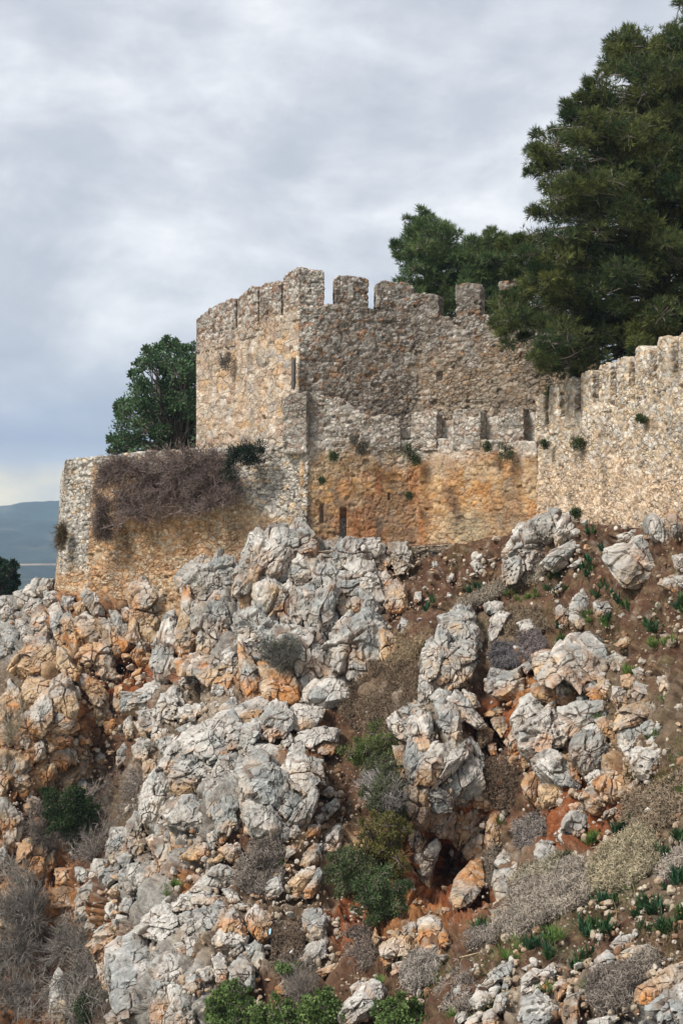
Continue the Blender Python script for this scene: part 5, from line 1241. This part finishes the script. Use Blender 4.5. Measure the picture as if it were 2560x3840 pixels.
# ------------------------------------------------------------------ shrubs
bY = lambda u, v: np.interp(u, [290, 1130], [57.2, 51.9])-.7
twig_shrub('dry_shrub', [(350,1770),(420,1710),(560,1700),(700,1670),(830,1690),(870,1760),(900,1850),(880,1900),(800,1900),(700,1950),(560,1960),(480,1930),(400,2010),(350,1990),(340,1900)], 54.8, .45, tuple(ray(640, 1760, 55.3)), 'large bare purplish brown bush hanging over the terrace wall', 20, nmain=430, nsub=17, col=(.17, .13, .115), r=.016, Yf=bY, lsub=.30, nleaf=2500, leafcol=(.13, .07, .04), roots=26)
twig_shrub('dry_shrub', [(345,1960),(420,1960),(420,2030),(370,2040),(345,2010)], 55.5, .2, tuple(ray(385, 1960, 56)), 'small brown tuft hanging below the big bush on the terrace wall', 21, nmain=50, nsub=26, col=(.12, .09, .07), r=.010, Yf=bY, lsub=.2)
twig_shrub('dry_shrub', [(212,1970),(244,1965),(246,2060),(232,2075),(210,2040)], 57.6, .15, tuple(ray(246, 1990, 57.9)), 'brown tuft on the left corner of the terrace wall', 22, nmain=40, nsub=24, col=(.13, .10, .06), r=.010, lsub=.2)
broad('trailing_plant', [(860,1680),(920,1668),(985,1668),(975,1730),(900,1760),(860,1800),(820,1800),(840,1740)], 52.5, .25, tuple(ray(900, 1680, 53)), 'dark green trailing plant on top of the terrace wall beside the dry bush', 23, nblob=20, nleaf=300, ll=.12, lw=.012, rpx=(10, 22), trunk_r=.05, col=((.015, .028, .02), (.03, .05, .03)), cat='plant')
S = lambda u, v, d=.0: tuple(ray(u, v, float(YT(u, v))-d))
def ys(d): return lambda u, v: float(YT(u, v))-d
twig_shrub('thorn_bush', [(-40,3200),(120,3260),(200,3400),(330,3440),(370,3560),(400,3700),(420,3860),(-40,3860)], 44, .5, S(150, 3860, .6), 'tangled bare grey bush in the lower left corner', 24, nmain=240, nsub=22, col=(.19, .17, .15), r=.014, Yf=ys(1.0), lsub=.36, droop=.1, roots=9)
twig_shrub('thorn_bush', [(100,2990),(200,3010),(300,3000),(420,2890),(520,2880),(540,2980),(480,3100),(400,3200),(250,3230),(120,3150)], 48, .4, S(330, 3120, .2), 'bare thorn bush spreading left of the domed outcrop', 25, nmain=120, nsub=20, col=(.20, .17, .155), r=.011, Yf=ys(.8), lsub=.28, nleaf=2500, leafcol=(.10, .105, .05), roots=6)
broad('green_shrub', [(190,2980),(280,2970),(340,3020),(330,3110),(250,3130),(190,3080)], 50, .4, S(280, 3120, .3), 'dark green shrub amid the bare thorn bush on the left cliff', 26, nblob=24, nleaf=380, ll=.10, lw=.022, rpx=(20, 38), trunk_r=.08, col=((.02, .04, .015), (.06, .10, .035)), cat='shrub')
broad('green_shrub', [(300,3740),(370,3700),(420,3760),(420,3860),(280,3860)], 42, .4, S(350, 3870, .4), 'dark green shrub at the bottom edge right of the tangled bush', 27, nblob=20, nleaf=350, ll=.09, lw=.02, rpx=(22, 40), trunk_r=.08, col=((.025, .045, .02), (.06, .09, .04)), cat='shrub')
GS = [('green_shrub', [(1330,2780),(1400,2750),(1480,2780),(1500,2860),(1440,2900),(1350,2870),(1310,2820)], ((.06,.085,.025),(.14,.17,.055)), 'olive green shrub at the top of the bushy column beside the crag'),
      ('green_shrub', [(1400,2850),(1500,2830),(1520,2960),(1520,3060),(1440,3060),(1380,2980)], ((.05,.065,.03),(.12,.14,.07)), 'grey green shrub in the middle of the bushy column beside the crag'),
      ('green_shrub', [(1370,3080),(1440,3060),(1510,3090),(1520,3200),(1500,3270),(1400,3260),(1360,3180)], ((.06,.065,.018),(.16,.14,.04)), 'brownish yellow green shrub against the left side of the crag'),
      ('green_shrub', [(1260,3200),(1350,3210),(1380,3280),(1340,3350),(1280,3330),(1250,3270)], ((.05,.07,.03),(.11,.14,.06)), 'small light green shrub left of the yellow green one'),
      ('green_shrub', [(1370,3280),(1460,3270),(1500,3340),(1490,3440),(1400,3450),(1360,3380)], ((.035,.06,.025),(.10,.14,.055)), 'dark green shrub at the foot of the bushy column')]
for k, (nm, pl, cl, lb) in enumerate(GS):
    cu_, cv_ = np.mean(pl, 0); mb = max(p[1] for p in pl)
    broad(nm, pl, float(YT(cu_, mb))-.55, .4, S(cu_, mb-10, .1), lb, 30+k, nblob=32, nleaf=220, ll=.09, lw=.013, rpx=(14, 34), trunk_r=.06, col=tuple(tuple(1.35*q for q in c) for c in cl), cat='shrub', group='shrubs beside the crag')
twig_shrub('thorn_bush', [(1360,2870),(1460,2880),(1500,2960),(1480,3030),(1400,3010),(1350,2950)], 41, .3, S(1440, 3060, .5), 'grey leafless bush tangled in the bushy column', 36, nmain=60, nsub=22, col=(.24, .22, .21), r=.010, Yf=ys(1.1), lsub=.25)
twig_shrub('thorn_bush', [(960,2420),(1040,2390),(1120,2400),(1130,2460),(1060,2510),(990,2490)], 48, .25, S(1060, 2480, 1.2), 'grey green bush growing on the face of the slit outcrop', 37, nmain=60, nsub=22, col=(.13, .125, .11), r=.009, Yf=ys(1.6), lsub=.22, nleaf=1500, leafcol=(.09, .10, .06))
twig_shrub('thorn_bush', [(0,2620),(60,2560),(100,2600),(90,2720),(40,2800),(0,2760)], 52, .3, S(60, 2790, .3), 'faded brown brush on the far left of the cliff', 38, nmain=60, nsub=20, col=(.26, .22, .16), r=.010, Yf=ys(.8), lsub=.24)
twig_shrub('thorn_bush', [(1050,3600),(1180,3590),(1190,3720),(1100,3760),(1060,3700)], 35, .3, S(1120, 3760, .2), 'bare grey bush above the bright green bush at the bottom', 39, nmain=45, nsub=20, col=(.19, .165, .14), r=.008, Yf=ys(.6), lsub=.22)
# bright leafy bushes along the bottom edge
for k, (pl, lb) in enumerate([([(800,3740),(860,3700),(920,3740),(940,3830),(900,3870),(790,3870)], 'bright green leafy bush at the bottom edge, leftmost of the row'),
    ([(960,3800),(1060,3770),(1150,3770),(1160,3870),(950,3870)], 'bright green leafy bush at the bottom edge below the red scree'),
    ([(1150,3760),(1230,3730),(1280,3800),(1270,3870),(1150,3870)], 'tall bright green bush at the bottom edge left of the pitted boulder'),
    ([(1440,3780),(1500,3760),(1600,3790),(1620,3870),(1420,3870)], 'bright green bush with pale leaves at the bottom edge, rightmost of the row'),
    ([(1040,3620),(1110,3610),(1120,3650),(1050,3650)], 'small bright green sprig above the bare grey bush')]):
    cu_ = np.mean([p[0] for p in pl]); mb = max(p[1] for p in pl)
    broad('leafy_bush', pl, float(YT(cu_, mb))-.5, .4, S(cu_, mb, .2), lb, 50+k, nblob=34 if k < 4 else 7, nleaf=130, ll=.085, lw=.026, rpx=(12, 32) if k < 4 else (12, 20), trunk_r=.05, col=((.07, .12, .035), (.19, .27, .09)), cat='bush', group='bright green bushes along the bottom')

# thorny cushions : very many fine twigs in a low dome
def cushion(poly, label, seed, col=(.24, .21, .175), n=9000, hgt=.45, l=.10, ysh=.1, group='grey thorn cushions on the slope'):
    rg = np.random.default_rng(seed); xs, ys_ = zip(*poly); u = rg.uniform(min(xs), max(xs), n*3); v = rg.uniform(min(ys_), max(ys_), n*3); m = inpoly(u, v, poly); u, v = u[m][:n], v[m][:n]
    P = surf(u, v); q = fbm(P*1.9, 3, seed); hh = sstep(.28, .62, q)*hgt
    px_ = (v-min(ys_))/(max(ys_)-min(ys_)); P = P+np.stack([0*u, -(.12+hh*rg.random(len(u))**.35*.8), hh*rg.random(len(u))**.35*.55+ysh*0], -1)
    d = rdir(len(P), rg)+np.array([0, -.5, .5]); L_ = l*rg.uniform(.5, 1.4, (len(P), 1)); B = P+d*L_; K = B+rdir(len(P), rg)*L_*.7; K2 = B+rdir(len(P), rg)*L_*.7
    A_ = np.concatenate([P, B, B]); B_ = np.concatenate([B, K, K2]); V, Fq = seg_tris(A_, B_, np.full(len(A_), .0075), np.full(len(A_), .005))
    cc = np.array(col)*(.55+.9*fbm(P*3.2, 3, seed+1))[:, None]*rg.uniform(.8, 1.25, (len(P), 1)); cc = np.concatenate([cc, cc*1.15, cc*1.15])
    base = surf(np.mean(xs), np.mean(ys_)); mobj('thorn_cushion', V, Fq, M_TWIG, np.repeat(cc, 6, 0), smooth=False, origin=base, label=label, cat='shrub', group=group)
CU = [([(1850,3420),(1950,3320),(2060,3290),(2130,3220),(2190,3260),(2190,3380),(2080,3440),(2000,3480),(1930,3520),(1850,3500)], 'widest grey thorn cushion, lower right slope beside the orange slab', 16000, (.27,.235,.195)),
      ([(2210,3240),(2290,3150),(2400,3120),(2450,3180),(2440,3260),(2340,3330),(2220,3370),(2200,3300)], 'yellowish grey thorn cushion right of the widest one', 11000, (.29,.25,.17)),
      ([(1850,3360),(1960,3270),(2040,3240),(2100,3220),(2040,3290),(1940,3330)], 'thin fringe of pale thorn cushion above the widest one', 5000, (.29,.26,.19)),
      ([(2460,3260),(2560,3180),(2570,3240),(2500,3300)], 'pale thorn cushion at the right edge of the photo', 3500, (.27,.235,.2)),
      ([(1840,2440),(1900,2420),(1950,2460),(1940,2500),(1860,2520),(1835,2490)], 'round dark grey thorn cushion left of the large domed boulder', 4500, (.13,.12,.125)),
      ([(1940,2400),(2010,2380),(2040,2430),(2000,2500),(1950,2470)], 'dark brown thorn cushion between the round cushion and the domed boulder', 4000, (.15,.125,.12)),
      ([(1700,2290),(1820,2230),(1960,2160),(2040,2130),(2030,2180),(1900,2220),(1800,2280),(1720,2310)], 'long pale strip of dry thorn below the tall pitted rock', 5500, (.29,.25,.20)),
      ([(950,3160),(1030,3150),(1060,3200),(1040,3250),(960,3230)], 'brown thorn cushion just below the domed outcrop', 3500, (.17,.145,.125)),
      ([(900,3250),(980,3220),(1060,3260),(1050,3340),(960,3360),(890,3320)], 'larger brown thorn cushion in the gully under the dome', 6000, (.20,.17,.145)),
      ([(1920,3100),(2000,3060),(2040,3110),(2000,3200),(1930,3180)], 'grey thorn cushion above the small pale boulders right of the crag', 4500, (.19,.165,.15)),
      ([(1820,3200),(1860,3190),(1870,3300),(1830,3330),(1810,3260)], 'dry thorn hanging on the right side of the orange slab', 2500, (.16,.13,.10)),
      ([(1510,3640),(1560,3590),(1630,3600),(1620,3680),(1550,3720),(1510,3700)], 'pale grey thorn cushion above the bottom green bush', 5000, (.27,.24,.21)),
      ([(1650,3700),(1720,3640),(1760,3700),(1740,3800),(1660,3790)], 'grey thorn cushion left of the jagged white rocks', 4500, (.2,.17,.145)),
      ([(1840,3540),(1740,3560),(1760,3500),(1840,3490)], 'small grey thorn cushion above the white paper', 2500, (.2,.17,.145)),
      ([(2200,3680),(2330,3640),(2360,3700),(2340,3780),(2230,3790),(2190,3740)], 'dark grey thorn cushion near the bottom right rocks', 6000, (.17,.145,.125)),
      ([(2350,3620),(2440,3580),(2450,3640),(2370,3680)], 'grey thorn cushion above the dark one at the bottom right', 3000, (.22,.19,.16)),
      ([(1280,2560),(1380,2500),(1560,2500),(1560,2640),(1450,2760),(1330,2740),(1270,2680)], 'brown dry brush covering the slope left of the crag', 7000, (.15,.11,.075)),
      ([(1420,2440),(1560,2360),(1620,2380),(1540,2490),(1430,2520)], 'thin straw coloured brush on the slope above the crag', 3500, (.25,.19,.12)),
      ([(1800,2860),(1900,2840),(1950,2960),(1900,3050),(1820,3000)], 'dark dry brush in the gap between the two outcrops', 4000, (.12,.085,.06)),
      ([(2330,3000),(2560,2900),(2560,3060),(2430,3130),(2330,3100)], 'thin dry brush on the slope at the right edge', 4000, (.22,.17,.12)),
      ([(1300,3500),(1380,3480),(1400,3620),(1310,3650)], 'brown brush at the foot of the red bank', 3000, (.15,.12,.10)),
      ([(1030,3480),(1130,3460),(1130,3600),(1030,3600)], 'brown brush in the gully beside the tin can', 3200, (.15,.11,.08)),
      ([(1870,2300),(2000,2290),(2050,2360),(1900,2400)], 'dry brown brush around the pale rocks at mid slope', 3200, (.19,.145,.10))]
for k, (pl, lb, n, cl) in enumerate(CU): cushion(pl, lb, 200+k, cl, n, hgt=.45 if n > 4000 else .28)

# squill : rosettes of broad strap leaves
def rosette_mesh(seed, nl=26, ln=.42, wd=.028, col=(.035, .10, .035)):
    rg = np.random.default_rng(seed); V, Fq, Cc = [], [], []; nb = 0
    for k in range(nl):
        az = rg.uniform(0, 6.283); lean = rg.uniform(.15, .95); L_ = ln*rg.uniform(.6, 1.1); o = np.array([math.cos(az), math.sin(az), 0]); sd_ = np.array([-math.sin(az), math.cos(az), 0]); b0 = o*.03*rg.random()+rg.normal(size=3)*.02*np.array([1, 1, 0])
        for s in range(5):
            t = s/4; c = b0+o*(L_*lean*t**1.3)+np.array([0, 0, L_*(1-lean*.45)*(t-.32*lean*t*t)]); wv = wd*(1-t**2.4)*.9+.002; V += [c-sd_*wv, c+sd_*wv]
            if s: q = nb+2*s; Fq.append((q-2, q-1, q+1, q))
        Cc.append(np.tile(np.array(col)*rg.uniform(.6, 1.6), (10, 1))); nb += 10
    return np.array(V), np.array(Fq), np.concatenate(Cc)
sq = [mesh_data('squill_plant', *rosette_mesh(300+k, 18+k*3, .34+.04*k, .028, [(.03, .085, .035), (.045, .10, .03), (.03, .075, .03), (.055, .10, .04), (.035, .09, .045)][k])[:2], M_LEAF, rosette_mesh(300+k, 18+k*3, .34+.04*k, .028, [(.03, .085, .035), (.045, .10, .03), (.03, .075, .03), (.055, .10, .04), (.035, .09, .045)][k])[2], smooth=True) for k in range(5)]
for k_, m_ in enumerate(sq):
    pass
gt = [mesh_data('grass_tuft', *(m := rosette_mesh(320+k, 34, .32, .007, (.10, .17, .04)))[:2], M_LEAF, m[2], smooth=True) for k in range(4)]
SQ = '''C 430,690 400,720 380,750 745,580 780,600 790,640 820,660 700,620
D 590,520 640,500 560,600 620,620 690,590 850,380 820,440 880,460 850,500 870,400 900,640 930,660 960,590 1000,600 1040,640 1060,660 1090,700 1120,720 1160,740 1180,770 650,1010 620,1030 680,990 1540,690 1510,740 1550,760 640,880 1010,820 980,850 960,310 900,180 860,190 1290,870 1310,900 1340,910
H 1130,1360 1170,1340 1090,1380 1540,1440 1500,1430 1560,1500 1520,1460
L 90,840 60,860 30,880 110,870 1090,130 1130,110 1170,100 1060,150 640,370 680,340 720,310 650,400 950,670 1000,660 1040,650 1380,320 1430,340 1400,300 1500,180 1540,190 1560,230 1480,480 1530,470 1560,500 1500,520 1240,700 1290,680 1340,650 1380,670 1200,760 1250,780 1310,740 1370,720 820,860 870,850 910,840 950,850 990,830 1030,850 850,900 900,910 960,900 1000,880 1240,860 1290,880 1380,870 1430,890 1400,840 1470,850 400,970 450,960 490,980 430,1000 560,1030 600,1050 570,1070 560,930 590,920 760,1110 800,1090 850,1070 900,1040 940,1010 790,1140 840,1120 740,1130 1530,790 1560,760 1200,480 1240,490 1180,500 1420,560'''
def plants():
    from collections import defaultdict
    DQ, DG = defaultdict(list), defaultdict(list)
    for ln in SQ.splitlines():
        t, rest = ln.split(' ', 1)
        for (u, v) in T(t, rest):
            k = int(rng.integers(5)); Y = float(YT(u, v+14)); o = bpy.data.objects.new('squill_plant', sq[k]); o.location = tuple(ray(u, v+14, Y)+np.array([0, -.18, .05])); s = rng.uniform(.75, 1.15)*(.9 if v > 3000 else 1.0)
            o.scale = (s, s, s); o.rotation_euler = (rng.uniform(0, .25), 0, rng.uniform(0, 6.28)); COL.objects.link(o)
            where = 'on the lower right slope' if v > 3000 else 'on the upper right slope' if u > 1780 else 'on the brown slope below the curtain wall'
            tag(o, 'dark green rosette of strap leaves '+where, 'plant', 'squill rosettes '+where); DQ[where].append((o, u, v))
    gp = [(2180, 2320), (2190, 2330), (1960, 2260), (1990, 2250), (2010, 2240), (1930, 2240), (2130, 2700), (2340, 2540), (2360, 2530), (2440, 2440), (2500, 2430), (2480, 2640), (2200, 3160), (2220, 3150), (1985, 3110), (2240, 2720), (2380, 2930), (2500, 2960), (2550, 2980), (610, 3360), (640, 3340), (660, 3330), (600, 3340), (2080, 3510), (2060, 3540), (1950, 3560), (1900, 3600), (2200, 3720), (2340, 3760), (1870, 3090), (1840, 2480), (2400, 2620), (2100, 2430), (2260, 2350), (1400, 2640), (1050, 3250), (1020, 3220), (2540, 2560), (2430, 2780), (2540, 3430), (2050, 3730), (1420, 3690), (1550, 3660), (1710, 3820)]
    for (u, v) in gp:
        for _ in range(3):
            uu, vv = u+rng.normal()*11, v+rng.normal()*8; o = bpy.data.objects.new('grass_tuft', gt[int(rng.integers(4))]); o.location = tuple(surf(uu, vv)+np.array([0, -.15, .06])); s = rng.uniform(.7, 1.2); o.scale = (s, s, s); o.rotation_euler = (0, 0, rng.uniform(0, 6.28)); COL.objects.link(o)
            wh = 'at the upper right' if u > 1780 and v < 3000 else 'at the lower right' if u > 1300 else 'at the lower left'
            tag(o, 'light green tuft of thin grass on the slope '+wh, 'grass tuft', 'grass tufts '+wh); DG[wh].append((o, uu, vv))
    for k, l in DQ.items(): rank_labels(l, 'dark leaf rosette {p}, '+{'on the brown slope below the curtain wall': 'brown slope below curtain wall'}.get(k, k))
    for k, l in DG.items(): rank_labels(l, 'light grass tuft {p}, slope '+k)
plants()
# dry straw stalks
for k, (a, b) in enumerate([((2325, 3310), (2370, 3440)), ((2340, 3250), (2385, 3410)), ((2295, 3370), (2305, 3470)), ((2320, 3600), (2325, 3660)), ((1850, 3560), (1700, 3600)), ((2020, 3745), (2065, 3800)), ((2160, 3300), (2215, 3220)), ((1585, 2320), (1600, 2290)), ((1910, 3570), (1930, 3600))]):
    A = surf(*b)+np.array([0, -.1, .05]); Bv = ray(a[0], a[1], float(YT(*b))-.35); V, Fq = tube([A, (A+Bv)/2+np.array([.04, -.05, .03]), Bv], [.014, .012, .007], 5)
    mobj('dry_stalk', V, Fq, M_TWIG, np.tile((.42, .34, .22), (len(V), 1)), origin=A, label=['long straw coloured stalk leaning at the right, front one of a pair', 'long straw coloured stalk leaning at the right, rear one of a pair', 'short upright straw stalk left of the leaning pair', 'short dry stalk beside the cream rock at the lower right', 'thin dry stalk lying right of the white paper', 'pale dry stalk lying near the bottom edge', 'brown stick lying above the yellowish thorn cushion', 'tiny dry stalk on the brown slope above the crag', 'short dry stalk below the widest thorn cushion'][k], cat='stalk')
# grass carpet
def grass():
    ps = [([(1950,2200),(2560,2150),(2560,2800),(2250,2750),(2000,2450)], 6500), ([(2150,3380),(2560,3280),(2560,3640),(1900,3640),(1900,3520)], 4500), ([(1420,2250),(1750,2250),(1900,2400),(1500,2560),(1380,2500)], 3500), ([(2300,2760),(2560,2700),(2560,3150),(2350,3150)], 3500), ([(560,3320),(720,3300),(700,3380),(560,3390)], 500), ([(1300,3550),(1900,3500),(1900,3830),(1300,3830)], 3000)]
    Pp, Cc = [], []
    for pl, n in ps:
        xs, y_ = zip(*pl); u = rng.uniform(min(xs), max(xs), n); v = rng.uniform(min(y_), max(y_), n); m = inpoly(u, v, pl); P = surf(u[m], v[m]); q = fbm(P*1.3, 3, 66); P = P[q > .47]; g = sstep(.5, .6, fbm(P*.8, 3, 67))[:, None]
        Pp.append(P+np.array([0, -.12, .05])); Cc.append((np.array([(.24, .18, .11)])*(1-g)+np.array([(.08, .13, .035)])*g)*rng.uniform(.6, 1.4, (len(P), 1)))
    P = np.concatenate(Pp); Cc = np.concatenate(Cc); V, Fq = leaves(P, rng.normal(size=P.shape)*.55+np.array([0, -.1, .7]), rng.uniform(.08, .24, len(P)), .006)
    mobj('grass', V, Fq, M_LEAF, np.repeat(Cc, 4, 0), smooth=False, kind='stuff', label='thin dry and green grass scattered over the slope', cat='grass')
grass()
# plants rooted in the masonry
for k, (u, v, Y, s, lb) in enumerate([(1530, 1690, 51.8, 26, 'green plant growing from the curtain wall below the first gap'), (1555, 1725, 51.8, 20, 'smaller green plant hanging below the first gap in the curtain wall'), (1895, 1688, 49.9, 28, 'round grey green bush rooted in the curtain wall near the corner'), (1360, 1675, 51.8, 24, 'dry grey plant on the curtain wall above the orange stain'), (1250, 1712, 51.8, 16, 'small green plant near the left end of the curtain wall'), (1830, 1672, 50.2, 15, 'tiny green plant between two merlons of the curtain wall'), (2165, 1665, 46.2, 22, 'dark green plant on the battlement wall, lowest and leftmost'), (2405, 1570, 41.8, 14, 'small dark plant high on the battlement wall'), (1535, 1858, 51.85, 11, 'tiny green sprig low on the orange curtain wall'), (1206, 1800, 51.9, 10, 'tiny green sprig at the left of the orange wall'), (1420, 1262, 55.6, 24, 'pale dried plant on the tower wall below the merlons'), (1545, 1265, 56.6, 20, 'pale dried plant on the tower wall near its inner corner'), (845, 1350, 57.5, 26, 'dark dry plant on the left face of the tower'), (2045, 1665, 48.2, 13, 'green sprig near the corner of the battlement wall'), (2160, 1920, 45.7, 16, 'green plant at the foot of the battlement wall'), (1270, 1290, 54.9, 26, 'thin brown plant hanging on the tower beside its corner'), (1330, 1650, 51.7, 20, 'grey dry plant on top of the curtain wall rubble')]):
    c_ = ((.10, .10, .075), (.22, .20, .16)) if ('dr' in lb or 'brown' in lb) else ((.04, .07, .025), (.10, .13, .05)); p = [(u+s*math.cos(a), v+s*math.sin(a)) for a in np.arange(8)*.785]
    broad('wall_plant', p, Y-.05, .1, tuple(ray(u, v, Y+.15)), lb, 400+k, nblob=6, nleaf=150, ll=.07, lw=.012, rpx=(s*.45, s*.8), trunk_r=.03, col=c_, cat='plant', group='plants rooted in the masonry')

# ------------------------------------------------------------------ litter
def flat(name, pts, Yoff, th, col, label, cat, lift=0.25):
    P = np.array([surf(u, v) for u, v in pts]); Ym = P[:, 1].mean()-Yoff; P = np.array([ray(u, v, Ym-.3*(v-pts[0][1])*Ym/F*0+.004*(pts[0][1]-v)) for u, v in pts]); n = len(P)
    V = np.concatenate([P, P+np.array([0, th, -.2*th])]); me = bpy.data.meshes.new(name); c = P.mean(0)
    me.from_pydata([tuple(x) for x in V-c], [], [list(range(n))[::-1], list(range(n, 2*n))]+[[i, (i+1) % n, n+(i+1) % n, n+i] for i in range(n)])
    a = me.attributes.new('Col', 'FLOAT_COLOR', 'POINT'); a.data.foreach_set('color', np.tile((*col, 1), 2*n).astype(f4).ravel()); me.materials.append(M_LITTER); o = bpy.data.objects.new(name, me); o.location = tuple(c); COL.objects.link(o); tag(o, label, cat)
flat('paper_scrap', [(1729, 3603), (1768, 3602), (1748, 3616), (1730, 3627)], .35, .015, (.75, .77, .82), 'white scrap of paper on the soil at the bottom centre', 'paper')
flat('plastic_wrapper', [(2430, 3240), (2452, 3236), (2450, 3248), (2434, 3253)], .35, .03, (.25, .6, .68), 'turquoise wrapper on the soil near the right edge', 'wrapper')
flat('plastic_wrapper', [(1009, 3484), (1017, 3482), (1014, 3502), (1008, 3506)], .6, .03, (.35, .6, .75), 'light blue wrapper wedged in the gully', 'wrapper')
flat('plastic_bottle', [(1085, 3572), (1098, 3556), (1102, 3560), (1090, 3576)], .6, .05, (.75, .77, .80), 'white bottle lying in the gully', 'bottle')

# ------------------------------------------------------------------ distance
M_FAR = vmat('distant_scrub', bump=0, speck=.35, sscale=.03, rough=1)
def far():
    xs = np.linspace(-1500, 900, 260); ysr = np.geomspace(150, 4200, 230); X, Yy = np.meshgrid(xs, ysr, indexing='ij')
    def Zt(v, Y): return (HOR-v)/F*Y
    yk = np.array([150, 700, 1300, 1900, 2300, 2900, 3400, 4200]); zk = np.array([-70, -85, Zt(2260, 1300), Zt(2125, 1900), Zt(2100, 2300), Zt(1985, 2900), Zt(1905, 3400), -60])
    Zz = np.interp(Yy, yk, zk); P = np.stack([X, Yy, Zz], -1).reshape(-1, 3)
    q = P*np.array([.0022, .0016, .0]); P[:, 2] += (fbm(q*1.6+3.1, 5, 500)-.5)*110*np.clip((P[:, 1]-800)/1800, .1, 1.)+(ridge(P*np.array([.006, .004, 0]), 4, 505)-.6)*18*np.clip(P[:, 1]/2500, .1, 1)
    idx = np.arange(len(P)).reshape(260, 230); Fq = np.stack([idx[:-1, :-1], idx[1:, :-1], idx[1:, 1:], idx[:-1, 1:]], -1).reshape(-1, 4)
    c = np.tile((.018, .034, .020), (len(P), 1))*(.6+.9*fbm(P*np.array([.03, .012, 0]), 4, 510))[:, None]
    c = mixc(c, (.085, .09, .06), sstep(.54, .66, fbm(P*np.array([.03, .012, 0]), 5, 511))*.7)
    return mobj('hills', P, Fq, M_FAR, c, kind='structure'), P
_, HP = far()
def road():
    xs = np.linspace(-700, 60, 120); V = []
    for x in xs:
        Y = 1880+12*math.sin(x*.01); z = (HOR-2122)/F*Y+2.0*math.sin(x*.013)
        V += [(x, Y-3, z-1.2), (x, Y-2, z+.8), (x, Y+6, z+.9)]
    n = len(xs); Fq = [(3*i+j, 3*i+3+j, 3*i+4+j, 3*i+1+j) for i in range(n-1) for j in (0, 1)]
    mobj('road', np.array(V), np.array(Fq), M_FAR, np.tile((.26, .20, .15), (3*n, 1)), kind='structure')
road()
def plain():
    s = 2150; me = bpy.data.meshes.new('ground'); me.from_pydata([(-s, -55, -150), (s, -55, -150), (s, 4550, -150), (-s, 4550, -150)], [], [(0, 1, 2, 3)])
    a = me.attributes.new('Col', 'FLOAT_COLOR', 'POINT'); a.data.foreach_set('color', np.tile((.05, .075, .035, 1), 4).astype(f4).ravel()); me.materials.append(M_FAR); o = bpy.data.objects.new('ground', me); COL.objects.link(o); tag(o, kind='structure')
plain()
def haze():
    m = bpy.data.materials.new('haze'); m.use_nodes = True; nt = m.node_tree; nt.nodes.clear(); o = N(nt, 'ShaderNodeOutputMaterial'); p = N(nt, 'ShaderNodeVolumePrincipled')
    p.inputs['Color'].default_value = (.52, .72, 1, 1); p.inputs['Density'].default_value = .00018; p.inputs['Anisotropy'].default_value = .1; nt.links.new(p.outputs[0], o.inputs['Volume'])
    x, y0, y1, z0, z1 = 2200, -60, 4600, -151, 130
    V = [(-x, y0, z0), (x, y0, z0), (x, y1, z0), (-x, y1, z0), (-x, y0, z1), (x, y0, z1), (x, y1, z1), (-x, y1, z1)]
    me = bpy.data.meshes.new('haze'); me.from_pydata(V, [], [(3, 2, 1, 0), (4, 5, 6, 7), (0, 1, 5, 4), (1, 2, 6, 5), (2, 3, 7, 6), (3, 0, 4, 7)]); me.materials.append(m); ob = bpy.data.objects.new('haze', me); COL.objects.link(ob); tag(ob, kind='stuff')
haze()
print('verts', sum(len(m.vertices) for m in bpy.data.meshes))
